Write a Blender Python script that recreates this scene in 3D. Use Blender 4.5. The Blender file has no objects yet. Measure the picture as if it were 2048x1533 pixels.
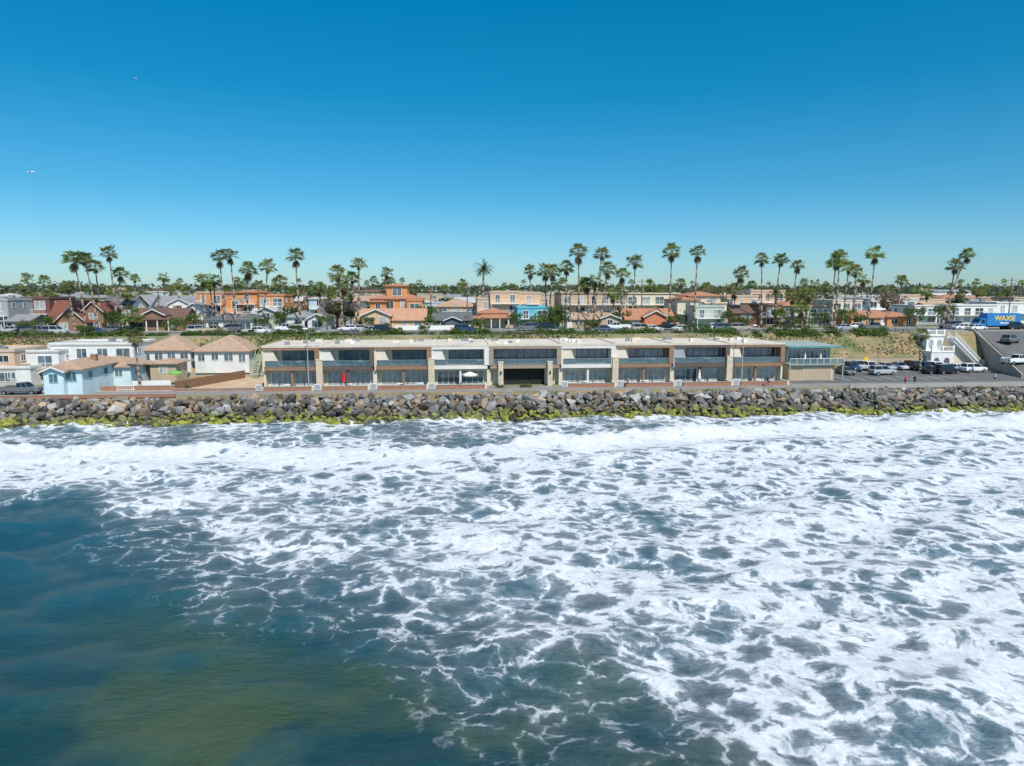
import bpy, math, random, bmesh
import numpy as np
from mathutils import Vector, Matrix, Euler
R=random.Random(11)
A5=math.radians(5); CS,SN=math.cos(A5),math.sin(A5)
CAMZ=18.3; PITCH=math.radians(7.56); F=1365.0
cp,sp=math.cos(PITCH),math.sin(PITCH)
H2=math.pi/2
col=bpy.context.scene.collection
def W(s,t,z): return Vector((s*CS-t*SN, s*SN+t*CS, z))
def S(b,t,h=8):
    # shore-parallel station of a survey bearing b at inland distance t
    m=(b-1024)/F*(cp+sp*h/t)
    return t*(SN+m*CS)/(CS-m*SN)
def ZT(v,s,t):
    Y=s*SN+t*CS; y=(766.5-v)/F
    return CAMZ+Y*(y*cp-sp)/(cp+y*sp)
def lerp(a,b,f): return a+(b-a)*f
def sm(x,a,b):
    f=min(1,max(0,(x-a)/(b-a))); return f*f*(3-2*f)
# ------------------------------------------------------------ materials
def newmat(name):
    m=bpy.data.materials.new(name); m.use_nodes=True
    nt=m.node_tree; nt.nodes.clear()
    o=nt.nodes.new('ShaderNodeOutputMaterial'); p=nt.nodes.new('ShaderNodeBsdfPrincipled')
    nt.links.new(p.outputs[0],o.inputs[0]); return m,nt,p,o
def nd(nt,t,**k):
    n=nt.nodes.new(t)
    for a,b in k.items(): setattr(n,a,b)
    return n
def mth(nt,op,a,b=None,c=None,clamp=False):
    n=nt.nodes.new('ShaderNodeMath'); n.operation=op; n.use_clamp=clamp
    for i,x in enumerate((a,b,c)):
        if x is None: continue
        if isinstance(x,(int,float)): n.inputs[i].default_value=x
        else: nt.links.new(x,n.inputs[i])
    return n.outputs[0]
def mixc(nt,f,a,b):
    n=nt.nodes.new('ShaderNodeMix'); n.data_type='RGBA'
    for sock,x in ((n.inputs[0],f),(n.inputs[6],a),(n.inputs[7],b)):
        if isinstance(x,(int,float)): sock.default_value=x
        elif isinstance(x,tuple): sock.default_value=(*x[:3],1)
        else: nt.links.new(x,sock)
    return n.outputs[2]
def noise(nt,vec,scale,detail=4,rough=.55):
    n=nt.nodes.new('ShaderNodeTexNoise'); n.inputs['Scale'].default_value=scale
    n.inputs['Detail'].default_value=detail; n.inputs['Roughness'].default_value=rough
    if vec is not None: nt.links.new(vec,n.inputs['Vector'])
    return n
def mr(nt,x,a,b,c=0.,d=1.,smooth=False):
    n=nt.nodes.new('ShaderNodeMapRange'); n.inputs[1].default_value=a;n.inputs[2].default_value=b
    if smooth: n.interpolation_type='SMOOTHSTEP'
    n.inputs[3].default_value=c;n.inputs[4].default_value=d; nt.links.new(x,n.inputs[0]); return n.outputs[0]
_mc={}
def mat(name,c,rough=.75,var=.18,scale=.8,bump=.0,bscale=10,spec=.3,metal=0,c2=None,alpha=1,stripe=0,rnd=0):
    if name in _mc: return _mc[name]
    m,nt,p,o=newmat(name)
    g=nd(nt,'ShaderNodeNewGeometry'); pos=g.outputs['Position']
    n=noise(nt,pos,scale,6,.65)
    f=mr(nt,n.outputs[0],.3,.7)
    a=tuple(x*(1-var) for x in c); b=c2 if c2 else tuple(min(1,x*(1+var)) for x in c)
    cc=mixc(nt,f,a,b)
    if stripe:
        sx=nd(nt,'ShaderNodeSeparateXYZ'); nt.links.new(pos,sx.inputs[0])
        fr=mth(nt,'FRACT',mth(nt,'MULTIPLY',sx.outputs[2],stripe))
        cc=mixc(nt,mth(nt,'LESS_THAN',fr,.16),cc,tuple(x*.45 for x in c))
    if rnd:
        oi=nd(nt,'ShaderNodeObjectInfo')
        h=nd(nt,'ShaderNodeHueSaturation'); nt.links.new(mr(nt,oi.outputs['Random'],0,1,1-rnd,1+rnd),h.inputs['Value'])
        nt.links.new(cc,h.inputs['Color']); cc=h.outputs[0]
    nt.links.new(cc,p.inputs['Base Color'])
    p.inputs['Roughness'].default_value=rough; p.inputs['Metallic'].default_value=metal
    p.inputs['Specular IOR Level'].default_value=spec; p.inputs['Alpha'].default_value=alpha
    if bump:
        bn=noise(nt,pos,bscale,5,.6); bb=nd(nt,'ShaderNodeBump'); bb.inputs['Strength'].default_value=bump
        bb.inputs['Distance'].default_value=.1
        nt.links.new(bn.outputs[0],bb.inputs['Height']); nt.links.new(bb.outputs[0],p.inputs['Normal'])
    _mc[name]=m; return m
def leafmat(name,c,c2,scale=1.2):
    if name in _mc: return _mc[name]
    m=mat(name,c,.55,.2,scale,c2=c2,spec=.3,rnd=.25)
    nt=m.node_tree; p=[n for n in nt.nodes if n.type=='BSDF_PRINCIPLED'][0]; o=[n for n in nt.nodes if n.type=='OUTPUT_MATERIAL'][0]
    tr_=nd(nt,'ShaderNodeBsdfTranslucent'); nt.links.new(p.inputs['Base Color'].links[0].from_socket,tr_.inputs[0])
    mx=nd(nt,'ShaderNodeMixShader'); mx.inputs[0].default_value=.5; nt.links.new(p.outputs[0],mx.inputs[1]); nt.links.new(tr_.outputs[0],mx.inputs[2]); nt.links.new(mx.outputs[0],o.inputs[0])
    return m
GLASS=mat('window_glass',(.04,.05,.055),.06,.4,.6,spec=.7)
GLASSB=mat('window_glass_blue_reflection',(.045,.08,.10),.05,.4,.5,spec=1.0,c2=(.17,.23,.26))  # pale blue reflection is mixed into the glass colour
CURT=mat('curtained_glass',(.36,.37,.36),.2,.4,1.2,spec=.7)
WHITE=mat('white_paint',(.76,.75,.72),.6,.06)
CREAM=mat('cream_stucco',(.68,.60,.48),.8,.08,bump=.1)
ROOFC=mat('cream_roof_membrane',(.60,.53,.43),.8,.16,.35)
DARK=mat('painted_interior_shade',(.025,.022,.02),.8)  # dark colour stands for the shade inside an opening
BLACK=mat('black_metal',(.03,.03,.032),.4)
STEEL=mat('steel',(.35,.36,.36),.4,metal=.6)
ASPH=mat('asphalt',(.13,.127,.125),.9,.2,.5,bump=.1)
CONC=mat('concrete',(.36,.335,.30),.9,.15,.5,bump=.1)
PAVE=mat('path_asphalt',(.25,.23,.21),.9,.16,.4,bump=.1)
SAND=mat('sandy_soil',(.52,.36,.21),.95,.2,.4,c2=(.62,.46,.31),bump=.3,bscale=3)
BRICK=mat('brick',(.38,.19,.12),.85,.25,3,stripe=5)
STONE=mat('pale_stone_cladding',(.58,.48,.35),.85,.3,4,bump=.3)
WOODB=mat('brown_cladding',(.30,.18,.11),.7,.2,2,stripe=4)
WOODD=mat('dark_brown_cladding',(.13,.10,.085),.7,.2,2,stripe=4)
WOODF=mat('weathered_wood',(.22,.125,.075),.85,.3,3,bump=.2)
TEALG=mat('balcony_glass',(.10,.19,.22),.05,.1,1,spec=.9,alpha=.5)
def stucco(n,c): return mat('stucco_'+n,c,.85,.1,.7,bump=.08)
def shingle(n,c): return mat('shingle_'+n,c,.9,.25,1.6,bump=.3,bscale=5)
# ------------------------------------------------------------ mesh builder
class MB:
    def __init__(s): s.v=[];s.f=[];s.i=[];s.m=[]
    def mi(s,m):
        if m not in s.m: s.m.append(m)
        return s.m.index(m)
    def face(s,pts,m):
        n=len(s.v); s.v+= [tuple(p) for p in pts]; s.f.append(tuple(range(n,n+len(pts)))); s.i.append(s.mi(m))
    def solid(s,vs,fs,m):
        n=len(s.v); s.v+=[tuple(p) for p in vs]; k=s.mi(m)
        for f in fs: s.f.append(tuple(n+j for j in f)); s.i.append(k)
    def box(s,x0,x1,y0,y1,z0,z1,m):
        s.solid([(x0,y0,z0),(x1,y0,z0),(x1,y1,z0),(x0,y1,z0),(x0,y0,z1),(x1,y0,z1),(x1,y1,z1),(x0,y1,z1)],
          [(0,3,2,1),(4,5,6,7),(0,1,5,4),(1,2,6,5),(2,3,7,6),(3,0,4,7)],m)
    def frus(s,b,t,z0,z1,m):
        s.solid([(b[0],b[2],z0),(b[1],b[2],z0),(b[1],b[3],z0),(b[0],b[3],z0),(t[0],t[2],z1),(t[1],t[2],z1),(t[1],t[3],z1),(t[0],t[3],z1)],
          [(0,3,2,1),(4,5,6,7),(0,1,5,4),(1,2,6,5),(2,3,7,6),(3,0,4,7)],m)
    def prismY(s,pts,y0,y1,m): # pts (x,z) ccw seen from -y
        n=len(pts); vs=[(x,y0,z) for x,z in pts]+[(x,y1,z) for x,z in pts]
        s.solid(vs,[tuple(range(n)),tuple(range(2*n-1,n-1,-1))]+[(j,j+n,(j+1)%n+n,(j+1)%n) for j in range(n)],m)
    def prismX(s,pts,x0,x1,m): # pts (y,z)
        n=len(pts); vs=[(x0,y,z) for y,z in pts]+[(x1,y,z) for y,z in pts]
        s.solid(vs,[tuple(range(n-1,-1,-1)),tuple(range(n,2*n))]+[(j,(j+1)%n,(j+1)%n+n,j+n) for j in range(n)],m)
    def cyl(s,p0,p1,r0,r1,n,m):
        p0=Vector(p0);p1=Vector(p1);d=(p1-p0).normalized()
        a=d.orthogonal().normalized(); b=d.cross(a)
        vs=[p0+(a*math.cos(2*math.pi*k/n)+b*math.sin(2*math.pi*k/n))*r0 for k in range(n)]+\
           [p1+(a*math.cos(2*math.pi*k/n)+b*math.sin(2*math.pi*k/n))*r1 for k in range(n)]
        s.solid(vs,[tuple(range(n-1,-1,-1)),tuple(range(n,2*n))]+[(k,(k+1)%n,(k+1)%n+n,k+n) for k in range(n)],m)
    def mesh(s,name,smooth=False):
        me=bpy.data.meshes.new(name); me.from_pydata(s.v,[],s.f)
        for m in s.m: me.materials.append(m)
        me.polygons.foreach_set('material_index',s.i)
        if smooth: me.polygons.foreach_set('use_smooth',[True]*len(s.f))
        me.update(); return me
def put(name,me,parent=None,loc=(0,0,0),rz=0,sc=None,label=None,cat=None,kind=None,group=None):
    o=bpy.data.objects.new(name,me); col.objects.link(o); o.location=loc; o.rotation_euler=(0,0,rz)
    if sc: o.scale=sc if isinstance(sc,(tuple,list)) else (sc,)*3
    if parent: o.parent=parent
    if label: o['label']=label
    if cat: o['category']=cat
    if kind: o['kind']=kind
    if group: o['group']=group
    return o
def thing(name,label,cat,s,t,z,yaw=0,group=None,sc=None):
    return put(name,None,None,W(s,t,z),A5+yaw,sc,label,cat,None,group)
def clone(src,s,t,z,yaw,label=None):
    def cpy(o,p):
        c=o.copy(); col.objects.link(c)
        if p: c.parent=p
        for ch in o.children: cpy(ch,c)
        return c
    c=cpy(src,None); c.location=W(s,t,z); c.rotation_euler=(0,0,A5+yaw)
    if label: c['label']=label
    return c
# ------------------------------------------------------------ terrain
def sramp(t): return 101+max(0,min(27,t-112))*.42
def zramp(t): return lerp(3.1,10,min(1,max(0,(t-112)/27)))
def zt(s,t):
    if t<90: return -5
    if t<98: return lerp(-5,-.9,(t-90)/8)
    if t<104: return lerp(-.9,2.3,(t-98)/6)
    if t<104.3: return lerp(2.3,3.1,(t-104)/.3)
    f=sm(s,54,60)
    b0=127+4*f; z0=3.1+1.8*f; b1=136+3*f
    if t<b0: z=3.1
    elif t<b1: z=lerp(z0,10,sm(t,b0-2,b1)) if t>=b0 else z0
    else: z=10
    if s>sramp(t):
        g=sm(s,sramp(t),sramp(t)+1.2); z=lerp(z,zramp(t),g)
    if t>250: z+= 6*sm(t,250,700)
    return z
ss=[-6000,-2000,-900,-400,-200,-150]+[x*2.0 for x in range(-60,48)]+[96,98]+[99+.5*k for k in range(36)]+[x*4.0 for x in range(30,45)]+[250,400,900,2000,6000]
ts=[-900,0,60,90,94,98,101,104,104.3,110]+[112+.5*k for k in range(58)]+[142,150,170,200,230,250,300,350,400,450,500,600,700,900,1500,3000,9000]
vs=[tuple(W(s,t,zt(s,t))) for t in ts for s in ss]; ns=len(ss)
fs=[(j*ns+i,j*ns+i+1,(j+1)*ns+i+1,(j+1)*ns+i) for j in range(len(ts)-1) for i in range(ns-1)]
me=bpy.data.meshes.new('ground'); me.from_pydata(vs,[],fs)
m,nt,p,o=newmat('ground_soil')
g=nd(nt,'ShaderNodeNewGeometry'); pos=g.outputs['Position']
n1=noise(nt,pos,.16,6,.7); n2=noise(nt,pos,1.3,5,.7)
sx=nd(nt,'ShaderNodeSeparateXYZ'); nt.links.new(g.outputs['Normal'],sx.inputs[0])
flat=mr(nt,sx.outputs[2],.93,.99)
slope=mixc(nt,mr(nt,mth(nt,'ADD',n1.outputs[0],mth(nt,'MULTIPLY',n2.outputs[0],.5)),.62,.84),(.38,.25,.14),(.16,.18,.07))
fl=mixc(nt,mr(nt,n1.outputs[0],.4,.62),(.30,.27,.22),(.15,.19,.08))
nt.links.new(mixc(nt,flat,slope,fl),p.inputs['Base Color']); p.inputs['Roughness'].default_value=.95
bb=nd(nt,'ShaderNodeBump'); bb.inputs['Distance'].default_value=.3; nt.links.new(n2.outputs[0],bb.inputs['Height']); nt.links.new(bb.outputs[0],p.inputs['Normal'])
me.materials.append(m); put('ground',me,kind='structure')
def poly(name,pts,z,mt):
    b=MB(); b.face([W(s,t,z) for s,t in pts],mt); return put(name,b.mesh(name),kind='structure')
def strip(name,s0,s1,t0,t1,z,mt): return poly(name,[(s0,t0),(s1,t0),(s1,t1),(s0,t1)],z,mt)
strip('promenade_path',-200,200,104.4,109.0,3.104,PAVE)
strip('street',-260,300,141.5,150,10.004,ASPH)
poly('parking_lot',[(57,109),(101,109),(101,112),(sramp(130.9),130.9),(57,130.9)],3.104,ASPH)
strip('sandy_lot',S(350,110,15),S(523,110,15)+.2,109.0,126.7,3.104,SAND)
strip('forecourt_pavement',-160,S(350,110,15)-.1,109.0,112,3.104,CONC)
b=MB()
for k in range(60): b.face([W(x,y,10.008) for x,y in ((-200+k*8,145.7),(-197+k*8,145.7),(-197+k*8,145.85),(-200+k*8,145.85))],WHITE)
put('road_markings',b.mesh('road_markings'),kind='structure')
b=MB()
for k in range(15): b.face([W(x,y,3.108) for x,y in ((62+k*2.9,124.5),(62.12+k*2.9,124.5),(62.12+k*2.9,129.5),(62+k*2.9,129.5))],WHITE)
for k in range(10): b.face([W(x,y,3.108) for x,y in ((66+k*2.9,112.5),(66.12+k*2.9,112.5),(66.12+k*2.9,117),(66+k*2.9,117))],WHITE)
put('parking_markings',b.mesh('parking_markings'),kind='structure')
b=MB()
rts=[109.2+k*1.0 for k in range(31)]
for a,c in zip(rts,rts[1:]):
    b.face([W(sramp(a)+1.3,a,zramp(a)+.03),W(190,a,zramp(a)+.03),W(190,c,zramp(c)+.03),W(sramp(c)+1.3,c,zramp(c)+.03)],ASPH)
put('ramp_road',b.mesh('ramp_road'),kind='structure')
b=MB(); b.box(0,420,0,2.4,0,.12,CONC); kb=put('street_pavement',b.mesh('street_pavement'),None,W(-220,150.0,10.0),A5,kind='structure')
b=MB(); b.box(0,420,0,1.6,0,.12,CONC); put('bluff_pavement',b.mesh('bluff_pavement'),None,W(-220,139.8,10.0),A5,kind='structure')
# ------------------------------------------------------------ sea
xs=np.concatenate([np.linspace(-600,-102,40),np.linspace(-100,100,640),np.linspace(102,600,40)])
ys=np.concatenate([np.linspace(-600,14,30),np.geomspace(15,60,260),np.linspace(60.2,108,200),np.linspace(109,160,10)])
X,Y=np.meshgrid(xs,ys)
Yb=np.interp(X,[-90,-61,-30,-7,4.7,18,47,75,110],[82,80,77.5,78.3,82.4,87.5,93.6,98.2,103])+1.0*np.sin(X*.17+1)+.5*np.sin(X*.52)+.3*np.sin(X*1.3)
Ye=np.interp(X,[-90,-47,-40,-23,-10,-3.5,-.6,3,8.5,10.5,14,30],[62,61,60.4,48.5,41,36.8,32.2,30.6,28.6,25,12,-30])+1.3*np.sin(X*.45)+.7*np.sin(X*1.1+Y*.3)
T=-X*SN+Y*CS
dist=Yb-Y; inn=Y-Ye
def ssm(x,a,b): f=np.clip((x-a)/(b-a),0,1); return f*f*(3-2*f)
wid=np.interp(X,[-60,-35,0,40],[13,7,4.5,4.5])
peak=np.exp(-(np.maximum(dist-.5,0)/wid)**2)
soft=ssm(X,4,12)
base=.215+.06*ssm(inn,2,14)+.05*ssm(X,0,25)*ssm(inn,0,10)+.03*ssm(Y,55,75)
inside=base*(ssm(inn,-3.5,3.5)*(1-soft)+ssm(inn,-.8,.8)*soft)
web=.095*ssm(inn,-12,-1)*ssm(X,-38,-24)*(1-ssm(X,9,13))
sea=np.maximum(inside,web)+.42*peak
shw=.17+.11*ssm(X,0,35)+.75*np.exp(-np.maximum(98.6-T,0)/1.0)+.10*np.sin(X*.3+Y*.2)*np.sin(X*.11)
fr=ssm(-dist,0,.5); D=np.where(dist>0,sea,sea*(1-fr)+shw*fr)
rr=np.random.RandomState(3); Z=np.zeros_like(X)
for k in range(34):
    L=rr.uniform(1.6,12); a=rr.normal(math.pi/2,.7); kx,ky=math.cos(a)*6.283/L,math.sin(a)*6.283/L
    Z+=.0052*L**.95*np.sin(kx*X+ky*Y+rr.uniform(0,6.28))
cr=np.exp(-(np.maximum(dist,0)/2.6)**2)*np.where(dist>0,1,np.exp(-(dist/.55)**2))
Z+=cr*(.5+.2*np.sin(X*.35)+.12*np.sin(X*1.7)+.1*np.sin(X*3.3+Y))
d2=dist-9-1.5*np.sin(X*.2); Z+=.2*np.exp(-(d2/2.5)**2)
d3=T-86+.8*np.sin(X*.3); Z+=.2*np.exp(-(d3/2)**2)
nx=len(xs); ny=len(ys)
me=bpy.data.meshes.new('sea'); me.vertices.add(nx*ny)
me.vertices.foreach_set('co',np.stack([X,Y,Z],-1).ravel())
ii,jj=np.meshgrid(np.arange(nx-1),np.arange(ny-1)); q=(jj*nx+ii).ravel()
idx=np.stack([q,q+1,q+nx+1,q+nx],-1).ravel(); nf=len(q)
me.loops.add(nf*4); me.loops.foreach_set('vertex_index',idx)
me.polygons.add(nf); me.polygons.foreach_set('loop_start',np.arange(nf)*4)
me.polygons.foreach_set('use_smooth',[True]*nf); me.update(calc_edges=True)
at=me.attributes.new('foam','FLOAT','POINT'); at.data.foreach_set('value',np.clip(D,0,1.3).ravel())
mm,nt,p,o=newmat('sea_water_with_foam')
g=nd(nt,'ShaderNodeNewGeometry'); pos=g.outputs['Position']
fa=nd(nt,'ShaderNodeAttribute',attribute_name='foam').outputs['Fac']
def vm(op,a,b):
    n=nd(nt,'ShaderNodeVectorMath',operation=op)
    for i,x in enumerate((a,b)):
        if isinstance(x,tuple): n.inputs[i].default_value=x
        elif isinstance(x,(int,float)): n.inputs['Scale'].default_value=x
        else: nt.links.new(x,n.inputs[i])
    return n.outputs[0]
w1=vm('SCALE',vm('SUBTRACT',noise(nt,pos,.3,3,.5).outputs['Color'],(.5,.5,.5)),3.0)
w2=vm('SCALE',vm('SUBTRACT',noise(nt,pos,1.4,4,.6).outputs['Color'],(.5,.5,.5)),.9)
wp=vm('ADD',vm('ADD',pos,w1),w2); wp=vm('MULTIPLY',wp,(.9,1.05,0))
def vor(sc):
    v=nd(nt,'ShaderNodeTexVoronoi',feature='DISTANCE_TO_EDGE'); v.inputs['Scale'].default_value=sc; nt.links.new(wp,v.inputs['Vector']); return v.outputs['Distance']
e1=vor(.48); e2=vor(1.2); e3=vor(3.2)
nA=noise(nt,pos,.14,5,.6).outputs[0]; nB=noise(nt,wp,3.0,10,.75).outputs[0]; nC=noise(nt,pos,.55,4,.55).outputs[0]
amp=mth(nt,'MULTIPLY',fa,5,clamp=True)
var=mth(nt,'MULTIPLY',amp,mth(nt,'ADD',mth(nt,'ADD',mth(nt,'MULTIPLY',mth(nt,'SUBTRACT',nA,.5),1.15),mth(nt,'MULTIPLY',mth(nt,'SUBTRACT',nC,.5),.6)),mth(nt,'MULTIPLY',mth(nt,'SUBTRACT',nB,.5),.42)))
lhs=mth(nt,'ADD',mth(nt,'ADD',mth(nt,'MULTIPLY',e1,1.35),mth(nt,'MULTIPLY',e2,.7)),mth(nt,'MULTIPLY',e3,.32))
val=mth(nt,'SUBTRACT',mth(nt,'ADD',fa,var),lhs)
fm=mth(nt,'MULTIPLY',mr(nt,val,-.13,.13,smooth=True),mr(nt,fa,.005,.06))
thin=mr(nt,val,-.45,.05)
mask=mth(nt,'MULTIPLY',fm,mr(nt,nB,.25,.6,.45,1.0))
cl=noise(nt,pos,.09,4,.6).outputs[0]
sp_=nd(nt,'ShaderNodeSeparateXYZ'); nt.links.new(pos,sp_.inputs[0])
near=mr(nt,sp_.outputs[1],42,27)
deep=mixc(nt,near,(.010,.082,.118),(.006,.058,.072))
deep=mixc(nt,mr(nt,noise(nt,pos,.12,5,.6).outputs[0],.5,.68,0,.7),deep,(.05,.105,.12))
deep=mixc(nt,mth(nt,'MULTIPLY',near,mr(nt,cl,.44,.58,0,.85)),deep,(.060,.105,.045))
milky=mixc(nt,mr(nt,nA,.35,.65),(.070,.140,.175),(.160,.178,.185))
shore=mth(nt,'MULTIPLY',mr(nt,sp_.outputs[1],66,76),.85)
wc=mixc(nt,mth(nt,'MAXIMUM',shore,mr(nt,fa,.02,.26)),deep,milky)
wc=mixc(nt,mth(nt,'MULTIPLY',thin,mr(nt,fa,.02,.22,0,.65)),wc,(.35,.43,.47))
nt.links.new(wc,p.inputs['Base Color']); p.inputs['Roughness'].default_value=.1; p.inputs['IOR'].default_value=1.33
rip=noise(nt,vm('MULTIPLY',pos,(.6,1.2,1)),1.6,9,.7).outputs[0]
bw=nd(nt,'ShaderNodeBump'); bw.inputs['Strength'].default_value=.95; bw.inputs['Distance'].default_value=.42; nt.links.new(rip,bw.inputs['Height'])
nt.links.new(bw.outputs[0],p.inputs['Normal'])
df=nd(nt,'ShaderNodeBsdfPrincipled'); df.inputs['Roughness'].default_value=.9; df.inputs['Specular IOR Level'].default_value=.1
fc=mixc(nt,mr(nt,noise(nt,pos,1.3,10,.78).outputs[0],.36,.60),(.53,.57,.60),(.77,.77,.77)); nt.links.new(fc,df.inputs['Base Color'])  # grey-blue shading of the foam mixed into its colour by noise
bf=nd(nt,'ShaderNodeBump'); bf.inputs['Strength'].default_value=.3; bf.inputs['Distance'].default_value=.12
nt.links.new(mth(nt,'ADD',nB,rip),bf.inputs['Height']); nt.links.new(bf.outputs[0],df.inputs['Normal'])
mx=nd(nt,'ShaderNodeMixShader'); nt.links.new(mask,mx.inputs[0]); nt.links.new(p.outputs[0],mx.inputs[1]); nt.links.new(df.outputs[0],mx.inputs[2]); nt.links.new(mx.outputs[0],o.inputs[0])
me.materials.append(mm); put('sea',me,kind='structure')
# ------------------------------------------------------------ boulders
def rockmat(name,c1,c2):
    m,nt,p,o=newmat(name); g=nd(nt,'ShaderNodeNewGeometry'); pos=g.outputs['Position']
    oi=nd(nt,'ShaderNodeObjectInfo')
    n=noise(nt,pos,1.5,7,.7).outputs[0]; c=mixc(nt,mr(nt,n,.35,.65),c1,c2)
    h=nd(nt,'ShaderNodeHueSaturation'); nt.links.new(c,h.inputs['Color']); nt.links.new(mr(nt,oi.outputs['Random'],0,1,.5,1.5),h.inputs['Value'])
    sz=nd(nt,'ShaderNodeSeparateXYZ'); nt.links.new(pos,sz.inputs[0])
    sn_=nd(nt,'ShaderNodeSeparateXYZ'); nt.links.new(g.outputs['Normal'],sn_.inputs[0])
    nn=noise(nt,pos,.5,4,.6).outputs[0]
    low=mr(nt,mth(nt,'ADD',sz.outputs[2],mth(nt,'MULTIPLY',mth(nt,'SUBTRACT',nn,.5),3.4)),1.15,.6)
    up=mr(nt,sn_.outputs[2],-.1,.6)
    alg=mixc(nt,mr(nt,n,.4,.6),(.08,.11,.014),(.33,.33,.03))
    wet=mixc(nt,mr(nt,sz.outputs[2],2.0,.8,0,.6),h.outputs[0],(.035,.03,.024))
    nt.links.new(mixc(nt,mth(nt,'MULTIPLY',low,up),wet,alg),p.inputs['Base Color'])
    p.inputs['Roughness'].default_value=.75
    b=nd(nt,'ShaderNodeBump'); b.inputs['Distance'].default_value=.15; b.inputs['Strength'].default_value=.7
    nt.links.new(noise(nt,pos,4,6,.7).outputs[0],b.inputs['Height']); nt.links.new(b.outputs[0],p.inputs['Normal']); return m
RM=[rockmat('grey_rock',(.145,.145,.14),(.27,.265,.25)),rockmat('tan_rock',(.20,.145,.10),(.35,.26,.185)),rockmat('dark_rock',(.06,.055,.048),(.15,.13,.11)),rockmat('pale_rock',(.28,.27,.25),(.44,.42,.38))]
def rockmesh(seed,mt):
    r=random.Random(seed); bm=bmesh.new(); vv=[]
    for k in range(12):
        d=Vector((r.gauss(0,1),r.gauss(0,1),r.gauss(0,1))).normalized()
        vv.append(bm.verts.new((d.x*1.2*r.uniform(.8,1.15),d.y*.95*r.uniform(.8,1.15),d.z*.85*r.uniform(.8,1.15))))
    bmesh.ops.convex_hull(bm,input=vv)
    for v in [v for v in bm.verts if not v.link_faces]: bm.verts.remove(v)
    bmesh.ops.dissolve_limit(bm,angle_limit=.25,verts=bm.verts,edges=bm.edges)
    bmesh.ops.bevel(bm,geom=list(bm.edges),offset=.04,segments=1,affect='EDGES')
    me=bpy.data.meshes.new('boulder'); bm.to_mesh(me); bm.free(); me.materials.append(mt); return me
RIX=[0,2,1,0,3,1,0,2]
RK=[rockmesh(k,RM[RIX[k%8]]) for k in range(24)]
allr=[]
rowz=[(97.5+.78*k,[-.15,.12,.48,.86,1.24,1.6,1.95,2.3,2.62][k]) for k in range(9)]
for ri,(t0_,z0) in enumerate(rowz):
    s=-84+R.random()
    while s<104:
        r=R.uniform(.32,.86)*(1.4 if R.random()<.16 else 1)
        if ri==8: r*=.9
        allr.append((r,s,t0_+R.uniform(-.4,.4),z0+R.uniform(-.25,.3)-(.1 if ri==8 else 0)))
        s+=r*R.uniform(1.3,1.7)
allr.sort(key=lambda a:-a[0])
lab=['grey','tan','dark','pale grey']
bv=MB(); cnt=0
for r,s,t,z in allr:
    k=R.randrange(24); e=(R.uniform(0,6.3),R.uniform(-.6,.6),R.uniform(0,6.3)); p_=W(s,t,z)
    infr=-70<s<96
    if infr and cnt<300:
        low=z<.7
        o=put('boulder',RK[k],None,p_,0,r,lab[RIX[k%8]]+(' angular boulder with green algae at the waterline' if low else ' angular boulder in the rock revetment above the surf'),'rock',None,'boulders of the sea wall'); o.rotation_euler=e; cnt+=1
    else:
        M=Matrix.Translation(p_)@(Euler(e).to_matrix().to_4x4())@Matrix.Scale(r,4)
        n=len(bv.v); bv.v+=[tuple(M@v.co) for v in RK[k].vertices]; mi=bv.mi(RK[k].materials[0])
        for f in RK[k].polygons: bv.f.append(tuple(n+j for j in f.vertices)); bv.i.append(mi)
put('boulder_fill',bv.mesh('boulder_fill'),None,label='smaller boulders packed between the large sea wall rocks',cat='rocks',kind='stuff')
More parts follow.
